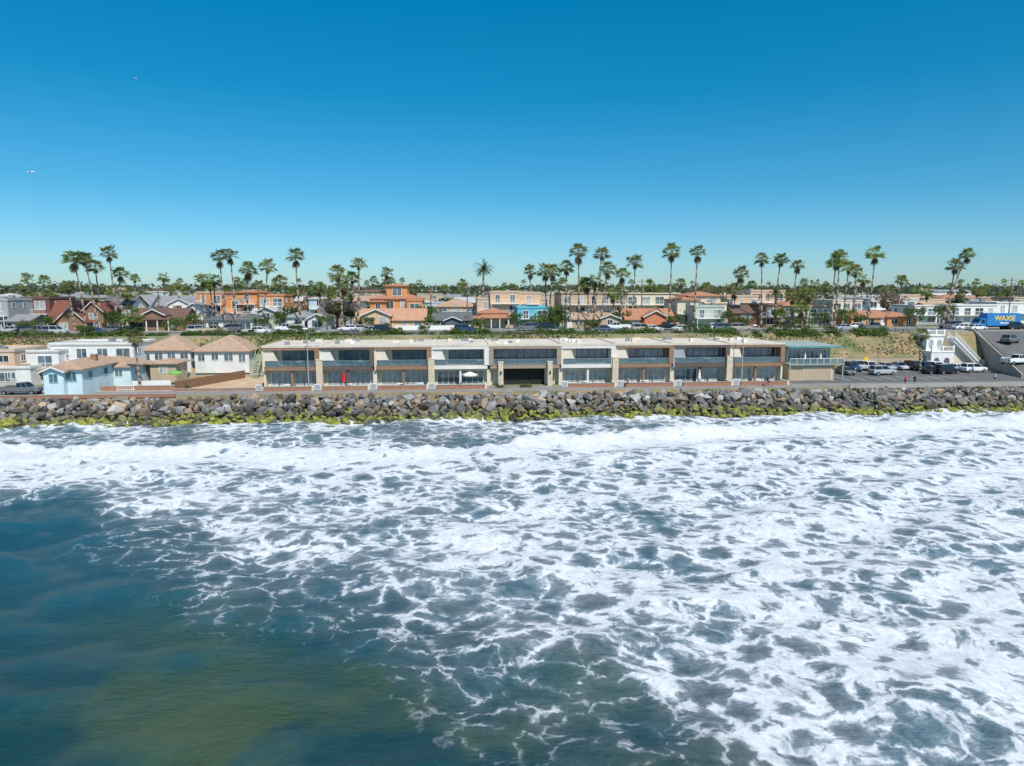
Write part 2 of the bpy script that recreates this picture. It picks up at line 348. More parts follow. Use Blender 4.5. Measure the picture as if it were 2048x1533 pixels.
# ------------------------------------------------------------ windows / houses
_wm={}
def winmesh(w,h,fr,gl,n=2):
    k=(round(w,1),round(h,1),fr.name,gl.name,n)
    if k in _wm: return _wm[k]
    b=MB(); f=.09
    b.box(-w/2,w/2,-.07,.0,0,f,fr); b.box(-w/2,w/2,-.07,0,h-f,h,fr)
    b.box(-w/2,-w/2+f,-.07,0,f,h-f,fr); b.box(w/2-f,w/2,-.07,0,f,h-f,fr)
    for i in range(1,n): 
        x=-w/2+w*i/n; b.box(x-.035,x+.035,-.06,0,f,h-f,fr)
    b.box(-w/2+f,w/2-f,-.03,0,f,h-f,gl)
    _wm[k]=b.mesh('window'); return _wm[k]
def win(par,w,h,x,y,z,rz=0,fr=WHITE,gl=None,n=2,name='window'):
    return put(name,winmesh(w,h,fr,gl or GLASS,n),par,(x,y,z),rz)
def roofpart(b,x0,x1,y0,y1,z,kind,m,pitch,ov=.45,wallm=None,wb=None):
    th=.16
    if kind=='flat':
        b.box(x0-.12,x1+.12,y0-.12,y1+.12,z,z+.22,m)
        for q in ((x0-.12,x1+.12,y0-.12,y0+.1),(x0-.12,x1+.12,y1-.1,y1+.12),(x0-.12,x0+.1,y0+.1,y1-.1),(x1-.1,x1+.12,y0+.1,y1-.1)): b.box(*q,z+.22,z+.5,wallm)
        if x1-x0>5:
            rq=random.Random(int(x0*100+z*77))
            for _ in range(3):
                xx=rq.uniform(x0+1,x1-2); yy=rq.uniform(y0+1,y1-1.5); hh=rq.uniform(.3,.9); b.box(xx,xx+rq.uniform(.5,1.3),yy,yy+.9,z+.22,z+.22+hh,STEEL)
        return z+.5
    if kind=='gx':
        ym=(y0+y1)/2; rise=(y1-y0)/2*pitch; dz=ov*pitch
        b.prismX([(y0-ov,z-dz),(y0-ov,z-dz-th) ,(ym,z+rise-th),(y1+ov,z-dz-th),(y1+ov,z-dz),(ym,z+rise)][::1],x0-ov,x1+ov,m)
        for xa in (x0+.001,x1-.12): wb.prismX([(y0,z),(y1,z),(ym,z+rise-th-.01)],xa,xa+.119,wallm)
        return z+rise
    if kind=='gy':
        xm=(x0+x1)/2; rise=(x1-x0)/2*pitch; dz=ov*pitch
        b.prismY([(x0-ov,z-dz-th),(xm,z+rise-th),(x1+ov,z-dz-th),(x1+ov,z-dz),(xm,z+rise),(x0-ov,z-dz)],y0-ov,y1+ov,m)
        b.prismY([(x0-ov,z-dz-th-.02),(xm,z+rise-th-.02),(x1+ov,z-dz-th-.02),(x1+ov,z-dz+.03),(xm,z+rise+.03),(x0-ov,z-dz+.03)],y0-ov-.06,y0-ov-.003,WHITE)
        for ya in (y0+.001,y1-.12): wb.prismY([(x0,z),(x1,z),(xm,z+rise-th-.01)],ya,ya+.119,wallm)
        return z+rise
    w=x1-x0;d=y1-y0; rr_=min(w,d)/2; rise=rr_*pitch
    X0,X1,Y0,Y1=x0-ov,x1+ov,y0-ov,y1+ov
    if w>=d: a=(X0+rr_+ov,(Y0+Y1)/2); c=(X1-rr_-ov,(Y0+Y1)/2)
    else: a=((X0+X1)/2,Y0+rr_+ov); c=((X0+X1)/2,Y1-rr_-ov)
    v=[(X0,Y0,z-.1),(X1,Y0,z-.1),(X1,Y1,z-.1),(X0,Y1,z-.1),(X0,Y0,z+.06),(X1,Y0,z+.06),(X1,Y1,z+.06),(X0,Y1,z+.06),(a[0],a[1],z+rise),(c[0],c[1],z+rise)]
    if w>=d: f=[(4,5,9,8),(5,6,9),(6,7,8,9),(7,4,8)]
    else: f=[(4,5,8),(5,6,9,8),(6,7,9),(7,4,8,9)]
    b.solid(v,f+[(0,3,2,1),(0,1,5,4),(1,2,6,5),(2,3,7,6),(3,0,4,7)],m)
    return z+rise
def house(b0,b1,vtop,t,label,wall,roof,vols,depth=10,cat='house',name='house',pitch=.42,trim=WHITE,door=None,balc=(),chim=False,base=10,porch=False,gl=None,yaw=0,sdens=3.0,siteh=8,garage=False):
    """vols: (x0 frac, x1 frac, y0, y1, height frac, roof kind)"""
    s0,s1=S(b0,t,siteh),S(b1,t,siteh); w=s1-s0
    H=ZT(vtop,(s0+s1)/2,t)-base
    e=thing(name,label,cat,(s0+s1)/2,t,base,yaw)
    wb,rb=MB(),MB()
    side=1 if (s0+s1)/2+2<0 else -1
    for (fx0,fx1,y0,y1,fh,kind) in vols:
        x0,x1=-w/2+w*fx0,-w/2+w*fx1; Ht=H*fh
        rise=0 if kind=='flat' else ((y1-y0)/2 if kind=='gx' else (x1-x0)/2 if kind=='gy' else min(x1-x0,y1-y0)/2)*pitch
        hw=Ht-(.5 if kind=='flat' else rise)
        hw=max(hw,2.3)
        wb.box(x0,x1,y0,y1,-.5,hw,wall)
        roofpart(rb,x0,x1,y0,y1,hw,kind,roof,pitch,wallm=wall,wb=wb)
        nst=max(1,round(hw/2.8)); sh=hw/nst
        for k in range(nst):
            nwn=max(1,int((x1-x0)/sdens)); 
            for j in range(nwn):
                xx=x0+(x1-x0)*(j+.5)/nwn
                if k==0 and door and abs(xx)<1.4 and y0<.1: continue
                ww=min((x1-x0)/nwn-.7,R.choice((1.3,1.8,2.4))); 
                if ww<.5: continue
                hh=R.choice((1.2,1.4,1.6)) if not balc or k==0 else 2.0
                win(e,ww,hh,xx,y0-.001,k*sh+sh-hh-.45,0,trim,gl or R.choice((GLASS,GLASSB,CURT)),2 if ww>1 else 1)
            ns_=max(1,int((y1-y0)/4))
            for j in range(ns_):
                yy=y0+(y1-y0)*(j+.5)/ns_
                xs_=x1+.001 if side>0 else x0-.001
                win(e,1.3,1.2,xs_,yy,k*sh+sh-1.65,math.pi/2*side,trim,gl or GLASS)
        for bk in balc:
            if fx1-fx0>.3 and bk<nst and y0<3:
                bb_=MB(); z=bk*sh; bb_.box(x0+.2,x1-.2,y0-1.4,y0-.01,z-.15,z,trim)
                for i in range(int((x1-x0-.4)/.35)+1): bb_.box(x0+.2+i*.35,x0+.24+i*.35,y0-1.38,y0-1.34,z,z+.95,trim)
                bb_.box(x0+.2,x1-.2,y0-1.4,y0-1.32,z+.95,z+1.03,trim)
                for q in (x0+.25,x1-.37): bb_.box(q,q+.12,y0-1.35,y0-1.2,0,z-.15,trim)
                put('balcony',bb_.mesh('balcony'),e)
    put('wall',wb.mesh('wall'),e); ro=put('roof',rb.mesh('roof'),e)
    if door:
        d=MB(); d.box(-.55,.55,-.06,0,0,2.15,trim); d.box(-.43,.43,-.09,-.061,.02,2.05,door); put('door',d.mesh('door'),e,(0,vols[0][2]-.001,0))
    if chim:
        c=MB(); c.box(-.4,.4,-.35,.35,0,1.5,BRICK); c.box(-.48,.48,-.43,.43,1.5,1.65,CONC); put('chimney',c.mesh('chimney'),ro,(w*.22,vols[0][3]*.5,H-1.1))
    if porch:
        q=MB(); q.prismX([(-2.2,2.35),(-2.2,2.5),(0,3.1),(0,2.95)][::-1],-w*.32,w*.32,roof)
        for i in range(4): x=-w*.3+w*.6*i/3; q.box(x-.1,x+.1,-2.05,-1.85,0,2.36,trim)
        put('porch',q.mesh('porch'),e,(0,vols[0][2],0))
    if garage:
        d=MB(); d.box(-1.3,1.3,-.05,0,0,2.2,trim)
        for i in range(4): d.box(-1.2,1.2,-.09,-.051,.05+i*.54,.54+i*.54,WHITE)
        put('garage_door',d.mesh('garage_door'),e,(w*.3,vols[0][2]-.001,0))
    return e
TERRA=shingle('terracotta',(.40,.19,.11)); GREYS=shingle('grey',(.25,.25,.255)); DKBR=shingle('dark_brown',(.15,.09,.07)); DGR=shingle('dark_grey',(.12,.125,.13))
TANR=shingle('tan',(.40,.275,.19)); REDB=shingle('red_brown',(.20,.075,.05)); LGR=shingle('light_grey',(.43,.43,.42)); SALM=shingle('salmon',(.48,.27,.17)); FLATR=mat('flat_roofing',(.46,.44,.40),.9,.2,.3)
sOr=stucco('orange',(.62,.27,.10)); sPe=stucco('peach',(.64,.43,.28)); sWh=stucco('white',(.70,.69,.66)); sCr=stucco('cream',(.66,.58,.44)); sTan=stucco('tan',(.48,.37,.26)); sGr=stucco('grey',(.35,.36,.37)); sBl=stucco('turquoise',(.12,.44,.53)); sLB=stucco('light_blue',(.55,.68,.71)); sBur=stucco('burgundy',(.19,.07,.06)); sBr=stucco('brown',(.27,.16,.10)); sGn=stucco('pale_green',(.44,.52,.43)); sDG=stucco('dark_grey',(.12,.125,.13)); sPB=stucco('pale_blue_grey',(.45,.52,.58)); sRO=stucco('red_orange',(.58,.22,.11))
red=mat('red_paint',(.5,.03,.02),.5); teal=mat('pale_teal_trim',(.30,.60,.62),.6,.1)
full=lambda k,d=10:[(0,1,0,d,1,k)]
AP=dict(cat='apartment building',name='apartment_building')
house(-60,20,597,158,'cream and burgundy apartment block with balconies across the street',sGr,FLATR,[(0,1,0,12,1,'flat')],balc=(1,),**AP)
house(20,98,594,166,'burgundy and cream apartment block with dark flat roof',sBur,DGR,[(0,.5,0,12,.85,'flat'),(.5,1,1,12,1,'flat')],balc=(1,),**AP)
house(-30,60,634,157,'low grey bungalow with weathered grey shingle roof',sGr,GREYS,full('gx',8),pitch=.3)
house(98,205,603,156,'red brown cottage with steep gables and a red door',sBr,REDB,[(0,.62,0,9,.86,'gx'),(.2,.75,-1.2,8,.8,'gy'),(.6,1,1,9,1,'gy')],pitch=.95,door=red,chim=True)
house(205,262,592,175,'white two-storey house with grey gable roof behind cottages',sWh,DGR,[(0,1,0,10,1,'gx')],pitch=.5,balc=(1,))
house(236,300,590,185,'white two-storey house with blue grey gable roof',sPB,GREYS,[(0,.55,0,10,.95,'gy'),(.55,1,0,10,1,'gx')],pitch=.6,balc=(1,))
house(300,385,592,188,'long white townhouses with pale grey roofs and balconies',sWh,GREYS,[(0,.5,0,10,1,'gx'),(.5,1,-1,10,.92,'gy')],pitch=.5,balc=(1,))
house(258,366,618,157,'brown bungalow with dark brown shingle roof and porch',sBr,DKBR,[(0,1,0,10,.9,'gx'),(.3,.7,-1,6,1,'gy')],pitch=.5,porch=True,door=red,chim=True)
house(366,413,606,164,'white gabled two-storey house with grey roof',sWh,GREYS,[(0,1,0,11,1,'gy')],pitch=.6,balc=(1,),door=sDG)
house(396,486,583,170,'orange stucco apartment building with flat roof and terraces',sOr,FLATR,[(0,.6,0,12,1,'flat'),(.6,1,2,12,.85,'flat')],balc=(1,2),**AP)
house(475,568,580,172,'orange stucco apartment building with brown tiled eaves',sOr,TERRA,[(0,.45,0,12,1,'hip'),(.45,1,1,12,.88,'flat')],balc=(1,2),pitch=.25,**AP)
house(413,520,631,155,'white bungalow with grey hip roof and garage',sWh,DGR,[(0,.55,0,9,.95,'hip'),(.5,1,-.8,8,1,'hip')],pitch=.45,garage=True,door=sDG)
house(500,572,614,166,'pale green cottage with white railings and gable',sGn,LGR,[(0,1,0,10,.9,'gx'),(.25,.75,-1,6,1,'gy')],pitch=.45,balc=(1,))
house(572,655,623,155,'white cottage with grey hip roof beside palms',sWh,GREYS,[(0,.6,0,9,1,'hip'),(.55,1,-1,8,.9,'gy')],pitch=.5,door=sDG,chim=True)
house(640,742,601,172,'grey two-storey house with dark shingle roof and white trim',sGr,DGR,[(0,.5,0,10,1,'gx'),(.45,1,1,10,.9,'hip')],pitch=.5,balc=(1,),chim=True)
house(742,846,566,172,'tall orange tan house with tiled roofs and top turret',sOr,TERRA,[(0,1,0,12,.8,'hip'),(.3,.7,2,9,1,'hip'),(.0,.3,-1,4,.62,'hip'),(.7,1,-1,4,.62,'flat')],pitch=.3,balc=(1,2))
house(712,850,618,156,'salmon bungalow with broad tiled gable roof',sPe,SALM,[(0,1,0,11,.9,'gx'),(.1,.5,-1.2,6,1,'gy')],pitch=.42,door=sBr)
house(868,942,633,155,'dark grey cottage with white trimmed windows',sDG,DGR,[(0,1,0,8,1,'gx'),(.3,.7,-1,6,.95,'gy')],pitch=.4,door=WHITE)
house(872,955,598,186,'brown flat-roofed apartment building behind trees',sTan,TANR,full('hip'),balc=(1,),**AP)
house(955,1040,582,176,'peach stucco apartment building stepped with flat roofs',sPe,FLATR,[(0,.5,1,12,.8,'flat'),(.3,1,0,12,1,'flat')],balc=(1,2),**AP)
house(1035,1100,584,178,'peach stucco apartment building with brown doors',sPe,FLATR,[(0,.7,0,12,1,'flat'),(.7,1,1,12,.8,'flat')],balc=(1,2),**AP)
house(948,1032,617,160,'tan house with two tiers of brown tiled roof',sTan,TERRA,[(0,1,0,10,.72,'hip'),(.15,.85,2.5,10,1,'hip')],pitch=.35,porch=True)
house(1035,1100,613,158,'turquoise two-storey house with flat roof and balcony',sBl,sBl,[(0,1,0,10,1,'flat')],balc=(1,),gl=GLASS)
house(1090,1142,622,158,'turquoise house wing with pale roof and white trim',sBl,LGR,[(0,1,-1,9,1,'gx')],pitch=.3,garage=True)
house(1122,1250,585,174,'long tan apartment building with dark brown roof band',sTan,DKBR,[(0,1,0,12,1,'flat')],balc=(1,2),**AP)
house(1250,1358,586,176,'long tan apartment building with brown roof band',sCr,DKBR,[(0,1,0,12,1,'flat')],balc=(1,2),**AP)
house(1140,1240,626,157,'low brown bungalow with broad grey brown roof',sTan,TANR,[(0,1,0,9,1,'gx'),(.6,.95,-1,7,.92,'gy')],pitch=.38,door=sBr)
house(1252,1348,621,156,'red orange cottage with tiled gable and white trim',sRO,TERRA,[(0,1,0,9,.85,'gx'),(.35,.8,-1.2,7,1,'gy')],pitch=.5,door=WHITE,chim=True)
house(1352,1450,583,160,'cream three-storey villa with red tiled roofs',sCr,TERRA,[(0,.45,0,10,.85,'hip'),(.3,.95,2,12,1,'hip'),(.55,1,-.5,8,.7,'flat')],pitch=.28,balc=(1,))
house(1388,1447,611,154,'pale green stucco two-storey house with flat roof',sGn,FLATR,[(0,1,0,5,1,'flat')],balc=(1,))
house(1446,1570,580,174,'peach apartment building with stepped flat roofs',sPe,FLATR,[(0,.55,0,12,.85,'flat'),(.45,1,1,12,1,'flat')],balc=(1,2),**AP)
house(1468,1560,608,160,'dark brown two-storey house with wooden garage',sBr,DKBR,[(0,.5,0,10,.95,'gx'),(.5,1,-.5,10,1,'flat')],pitch=.35,garage=True,balc=(1,))
house(1562,1662,604,166,'orange tan two-storey house with flat tile roof',sTan,TERRA,[(0,.5,0,11,1,'hip'),(.5,1,0,11,.85,'flat')],pitch=.3,balc=(1,))
house(1662,1722,600,190,'cream flat-roofed apartment building behind palms',sCr,FLATR,full('flat',12),balc=(1,),**AP)
house(1702,1826,624,162,'long low orange bungalow with tiled roof',sOr,TERRA,[(0,.6,0,9,1,'gx'),(.55,1,-.6,9,.95,'hip')],pitch=.32,garage=True,door=WHITE)
house(1735,1830,597,205,'white flat-roofed apartment building with ribbon windows',sWh,FLATR,full('flat',14),balc=(1,),**AP)
house(1826,1905,606,175,'white two-storey building with tan roof and balconies',sWh,TANR,[(0,.6,0,10,.9,'flat'),(.5,1,1,10,1,'gx')],pitch=.3,balc=(1,))
house(1898,1990,609,172,'white modern motel building with flat roof and balconies',sWh,FLATR,full('flat',12),balc=(1,),cat='motel',name='motel_building')
house(1990,2110,604,176,'white two-storey motel wing with green roof edge',sWh,FLATR,[(0,.6,0,12,1,'flat'),(.6,1,0,12,.85,'hip')],balc=(1,),cat='motel',name='motel_building',pitch=.3)
walls=[sWh,sCr,sTan,sPe,sGr,sPB,sWh,sTan,sBr,sOr]; roofs=[GREYS,DGR,TANR,LGR,GREYS,FLATR,DKBR,TERRA]
names={sWh:'white',sCr:'cream',sTan:'tan',sPe:'peach',sGr:'grey',sPB:'pale blue grey',sOr:'orange',sBr:'brown'}
for t,va,vb in ((222,586,599),(275,585,595)):
    u=-40+R.uniform(0,30)
    while u<2090:
        w=R.uniform(60,125); wl=R.choice(walls); k=R.choice(('flat','flat','hip','gx','hip'))
        h1=R.uniform(.75,.95); 
        house(u,u+w,R.uniform(va,vb),t,names[wl]+' building with '+{'flat':'flat roof','gx':'shingle roof','hip':'hipped roof'}[k]+' among trees',wl,R.choice(roofs) if k!='flat' else FLATR,[(0,.6,0,10,1,k),(.6,1,1,10,h1,R.choice(('flat',k)))],pitch=.3,balc=(1,) if R.random()<.4 else (),sdens=R.choice((2.6,3.4,4.5)))
        u+=w+R.uniform(12,60)
for i in range(40):
    t=320+R.random()**1.3*380; u=R.uniform(-60,2100); s=S(u,t,5); w=R.uniform(14,36); h=R.uniform(4.5,8); wl=R.choice(walls[1:]); rf=R.choice(roofs[:7]); b=MB()
    b.box(-w/2,w/2,0,10,-1,h,wl); k=R.choice(('flat','hip','gx')); roofpart(b,-w/2,w/2,0,10,h,k,rf if k!='flat' else FLATR,.25,wallm=wl,wb=b)
    for st in range(2 if h>5 else 1):
        for j in range(int(w/3)): x=-w/2+1.2+j*3; b.box(x,x+1.5,-.05,-.001,1+st*2.7,2.3+st*2.7,GLASS)
    put('house',b.mesh('house'),None,W(s,t,zt(s,t)),A5,None,names[wl]+' house in the distant neighbourhood','house',None,'distant houses')
# ------------------------------------------------------------ beachfront row of townhouses
def townhouse(b0,b1,frame,label,mid=False,stone=False,slant=CREAM):
    t=110.6; s0,s1=S(b0,t,15),S(b1,t,15); w=s1-s0
    e=thing('townhouse',label,'house',s0,t,3.1,0,'row of beachfront townhouses')
    D2=1.7
    wl=MB(); wl.box(0.003,w-.003,D2,14.5,0,6.25,CREAM)
    wl.box(.003,.3,.5,D2,0,2.75,CREAM); wl.box(w-.3,w-.003,.5,D2,0,2.75,CREAM); put('wall',wl.mesh('wall'),e)
    fr=MB()
    fr.box(.003,w-.003,-.1,D2,6.08,6.5,frame)
    fr.box(.25,w-.25,.0,D2,2.85,3.45,frame)
    fr.box(w-.75,w-.003,-.1,D2,3.45,6.08,frame)
    if mid: fr.box(.003,.75,-.1,D2,3.45,6.08,frame)
    put('facade_frame',fr.mesh('facade_frame'),e)
    if not mid:
        sl=MB(); sl.prismY([(.25,3.47),(2.5,3.47),(1.6,6.07),(.25,6.07)],.15,D2-.01,slant)
        sl.prismY([(.0,2.76),(.24,2.76),(.24,6.07),(-.0,6.07)],.0,D2-.02,slant)
        put('slanted_side_panel',sl.mesh('slanted_side_panel'),e)
    rf=MB(); rf.box(0,w,.25,15,6.5,6.68,ROOFC)
    rf.box(.004,w-.004,-.14,.249,6.5,6.82,ROOFC)
    rf.box(0.01,.2,.26,15,6.68,6.85,CREAM)
    for k in range(4):
        x=R.uniform(1,w-2); y=R.uniform(3,12); rf.box(x,x+.7,y,y+.7,6.68,6.98+R.uniform(0,.3),R.choice((WHITE,STEEL,CREAM)))
    x=R.uniform(1,w-2.5); rf.box(x,x+1.2,10,11.2,6.68,7.1,STEEL if R.random()<.5 else CREAM)
    rf.cyl((x-.6,12,6.68),(x-.6,12,7.5),.08,.08,6,STEEL)
    put('roof',rf.mesh('roof'),e)
    xa,xb=(2.75,w-.95) if not mid else (1.0,w-1.0)
    n=5 if not mid else 8
    win(e,xb-xa,2.35,(xa+xb)/2,D2-.01,3.6,0,BLACK,GLASSB,n)
    ra=MB(); ra.box(.4,w-.4,.06,.1,3.5,4.35,TEALG); ra.box(.4,w-.4,.03,.13,4.35,4.42,STEEL)
    for k in range(7): x=.4+(w-.85)*k/6; ra.box(x,x+.05,.03,.055,3.45,4.35,STEEL)
    put('balcony_railing',ra.mesh('balcony_railing'),e)
    if not mid:
        h=(w-1.4)/2
        win(e,h-.25,2.3,.7+h/2,D2-.01,.15,0,WHITE,CURT if R.random()<.7 else GLASSB,4)
        win(e,h-.25,2.3,.7+h*1.5,D2-.01,.15,0,WHITE,GLASSB if R.random()<.5 else CURT,4)
        pl=MB(); pl.box(w*.48,w*.48+.35,.3,.7,0,2.84,frame); put('pillar',pl.mesh('pillar'),e)
        pw=MB(); pw.box(.8,w-.8,-3.0,-2.75,0,.62,BRICK); pw.box(.75,w-.75,-3.05,-2.7,.62,.7,CONC)
        pw.box(w-.79,w-.5,-3.0,-.2,0,.7,CREAM)
        put('patio_wall',pw.mesh('patio_wall'),e)
        gt=MB(); gt.box(-.5,.5,-.05,.05,.1,1.05,WHITE); gt.box(-.42,.42,-.07,-.051,.2,.95,sGr); put('gate',gt.mesh('gate'),e,(.1,-2.9,0))
    else:
        g=MB(); g.box(2.6,w-2.6,D2-.2,D2-.02,0,2.7,DARK)  # solid dark panel; shade of the open garage is put into its colour
        for k in range(7): x=2.7+(w-5.4)*k/6; g.box(x-.03,x+.03,D2-.28,D2-.21,0,2.7,BLACK)
        put('garage_entrance',g.mesh('garage_entrance'),e)
        for x in (1.5,w-2.3):
            pl=MB(); pl.box(0,.8,-.5,.3,0,3.9,STONE); pl.box(-.06,.86,-.56,.36,3.9,4.02,CREAM)
            q=put('stone_pillar',pl.mesh('stone_pillar'),e,(x,0,0))
            lm=MB(); lm.box(-.12,.12,-.12,0,0,.45,BLACK); put('wall_lantern',lm.mesh('wall_lantern'),e,(x+.4,-.57,2.0))
    if stone:
        pl=MB(); pl.box(w-.55,w+.45,-.35,.6,0,4.55,STONE); pl.box(w-.6,w+.5,-.4,.65,4.55,4.66,CREAM); put('stone_pillar',pl.mesh('stone_pillar'),e)
    return e
TAUPE=mat('taupe_cladding',(.34,.27,.205),.7,.15,2,stripe=4); OFFW=mat('warm_white_frame',(.68,.65,.59),.7,.06)
US=[(527,641,WOODB,'wood clad two-storey townhouse with pale stone pillar and glass balcony',False,True,CREAM),
(641,750,WOODD,'dark clad two-storey townhouse with white slanted panel and balcony',False,False,OFFW),
(750,864,WOODB,'brown clad townhouse with cream pillar and glass balcony railing',False,True,CREAM),
(864,978,OFFW,'white framed townhouse with dark window wall and brown patio wall',False,False,OFFW),
(978,1122,TAUPE,'central townhouse block with garage entrance between stone pillars',True,False,CREAM),
(1122,1230,OFFW,'white framed townhouse beside the garage entrance block',False,True,CREAM),
(1230,1345,WOODB,'brown clad two-storey townhouse with cream slanted panel and patio',False,False,CREAM),
(1345,1457,WOODD,'dark brown clad townhouse with stone pillar and parasols',False,True,sGr),
(1457,1566,WOODB,'wood clad end townhouse with cream stone trim and balcony',False,False,CREAM)]
for a in US: townhouse(*a)
# ------------------------------------------------------------ left side low houses
house(88,166,724,105.5,'light blue clapboard cottage with brown hipped roof on the promenade',sLB,TANR,[(0,1,0,14,1,'hip'),(.12,.62,-1.0,1.5,.88,'gy')],pitch=.42,base=3.1,siteh=15,trim=teal,sdens=2,chim=True)
house(166,262,716,115,'long low light blue cottage with brown hipped roof',sLB,TANR,[(0,1,0,8,1,'hip')],pitch=.4,base=3.1,siteh=14)
house(30,268,686,123,'pale grey stucco beach building with curved terrace and flat roof',sWh,FLATR,[(0,.45,-3,8,.86,'flat'),(.3,1,0,9,1,'flat'),(0,.3,-6,0,.5,'flat')],base=3.1,siteh=12,balc=(1,),gl=GLASSB,**AP)
house(-60,30,699,117,'peach stucco beach house with flat roof',sPe,FLATR,full('flat',9),base=3.1,siteh=12,cat='house')
house(278,380,674,127.5,'white beach house with brown hipped roof and upper deck',sWh,TANR,[(0,1,0,10,1,'hip')],base=4.4,siteh=10,pitch=.55,balc=(1,),gl=GLASSB,sdens=2.2)
house(392,500,673,127.5,'white beach house with brown hipped roof and railed balcony',sWh,TANR,[(0,1,-1,10,1,'hip')],base=4.4,siteh=10,pitch=.55,balc=(1,),gl=GLASSB,sdens=2.2)
house(300,352,719,120,'small tan garden cottage with low hipped roof',sTan,TANR,full('hip',5),base=3.1,siteh=13,pitch=.35)
e=thing('outdoor_stairs','pale green wooden outdoor stairs beside the beach house','stairs',S(500,123,12),123,3.1); b=MB()
for i in range(14): b.box(0,1.1,i*.3,i*.3+.34,i*.3,i*.3+.08,sGn)
put('steps',b.mesh('steps'),e); b=MB()
for x in (0,1.06): b.prismX([(0,.9),(4.2,5.1),(4.2,5.2),(0,1.0)],x,x+.05,sGn)
for i in range(0,14,2):
    for x in (0,1.06): b.box(x,x+.05,i*.3,i*.3+.05,i*.3,i*.3+1,sGn)
put('railing',b.mesh('railing'),e)
# grey green house next to the row
t=113; s0,s1=S(1576,t,14),S(1678,t,14); w=s1-s0
dgn=stucco('grey_green',(.30,.35,.30))
e=thing('house','grey green two-storey beach house with flat roof and glassy balcony','house',s0,t,3.1)
b=MB(); b.box(0,w-1,1.6,11,0,5.6,dgn); b.box(0,w-1,0,1.6,0,2.7,sTan); put('wall',b.mesh('wall'),e)
b=MB(); b.prismX([(-.4,5.75),(11.5,5.95),(11.5,6.15),(-.4,5.95)][::1],-.3,w+.1,mat('grey_green_roof',(.30,.35,.33),.8)); b.prismX([(-.46,5.68),(-.401,5.68),(-.401,6.0),(-.46,6.0)],-.35,w+.15,mat('teal_fascia',(.08,.25,.25),.6)); put('roof',b.mesh('roof'),e)
win(e,w-2,2.3,(w-1)/2,1.59,3.0,0,WHITE,GLASSB,9)
for yy in (3,6.5,10): win(e,1.8,1.6,-.001,yy,3.4,-math.pi/2,WHITE,GLASS,2)
b=MB(); b.box(-.2,w+.5,-.6,1.58,2.72,2.95,dgn); b.box(-.1,w+.4,-.56,-.52,3.05,3.85,TEALG); b.box(-.1,w+.4,-.58,-.5,3.85,3.92,WHITE)
for k in range(9): x=-.1+(w+.45)*k/8; b.box(x,x+.06,-.58,-.561,2.95,3.85,WHITE)
put('balcony',b.mesh('balcony'),e)
b=MB(); b.box(2.6,7.9,-.06,-.001,0,2.35,sCr)
for i in range(5): b.box(2.75,7.75,-.1,-.061,.04+i*.45,.45+i*.45,sTan)
put('garage_door',b.mesh('garage_door'),e)
for x in (-.1,w+.2): b=MB(); b.box(x,x+.2,-.5,-.3,0,2.71,dgn); put('post',b.mesh('post'),e)
# walls / fences
def wall(name,s0,t0,s1,t1,z,h,th,m,label,cat='wall',cap=None):
    L=math.hypot(s1-s0,t1-t0); b=MB(); b.box(0,L,-th/2,th/2,-.2,h,m)
    if cap: b.box(-.03,L+.03,-th/2-.04,th/2+.04,h,h+.08,cap)
    return put(name,b.mesh(name),None,W(s0,t0,z),A5+math.atan2(t1-t0,s1-s0),None,label,cat)
wall('sea_wall_curb',-200,104.2,S(350,104,15),104.2,3.1,.3,.3,BRICK,'low brick wall along the seaward edge of the path',cap=CONC)
wall('sea_wall_curb',S(1700,104,15),104.2,180,104.2,3.1,.4,.3,CONC,'low concrete wall at the edge of the parking lot')
wall('garden_wall',S(200,110,15),110.3,S(350,110,15),110.3,3.1,.7,.25,BRICK,'low brick garden wall beside the sandy lot',cap=CONC)
wall('garden_wall',S(262,113,15),113.5,S(352,116,15),114,3.1,1.1,.2,WHITE,'white garden wall in front of the beach houses')
wall('garden_wall',S(350,110,15),109.2,S(523,110,15)-.5,109.2,3.1,.3,.25,BRICK,'very low brick edging in front of the sandy lot',cap=CONC)
wall('retaining_wall',60,130.9,98,130.9,3.1,2.0,.3,sTan,'tan retaining wall at the back of the parking lot',cap=CONC)
wall('retaining_wall',-120,126.9,54,126.9,3.1,.8,.3,CONC,'low concrete wall at the foot of the bluff')
def fence(s0,t0,s1,t1,z,h,m,label,solid=True,gap=.16,cat='fence',name='wooden_fence'):
    L=math.hypot(s1-s0,t1-t0); b=MB(); n=int(L/gap)
    for i in range(n): 
        hh=h+R.uniform(-.04,.04); b.box(i*gap,i*gap+(gap*.93 if solid else .05),-.02,.02,.0,hh,m)
    b.box(0,L,.021,.08,h*.8,h*.88,m); b.box(0,L,.021,.08,h*.2,h*.28,m)
    for i in range(int(L/2.4)+1): b.box(i*2.4-.05,i*2.4+.05,.081,.18,0,h+.08,m)
    return put(name,b.mesh(name),None,W(s0,t0,z),A5+math.atan2(t1-t0,s1-s0),None,label,cat)
fence(S(352,110,15),110.0,S(490,125,14),125,3.1,1.4,WOODF,'brown weathered wooden fence beside the sandy lot')
fence(S(236,110,15),109.6,S(272,110,15),109.6,3.1,1.0,WHITE,'white picket gate on the promenade',False,.3,name='picket_fence')
fence(S(780,139,8),151.9,S(866,139,8)+8,151.9,10,1.1,WHITE,'long white fence in front of the houses',True,.3)
fence(S(530,139,8),139.5,S(760,139,8),139.5,10,1.0,STEEL,'grey metal railing along the top of the bluff',False,.5,name='metal_railing')
fence(S(960,139,8),139.5,S(1560,139,8),139.5,10,1.0,STEEL,'grey metal railing along the top of the bluff',False,.5,name='metal_railing')
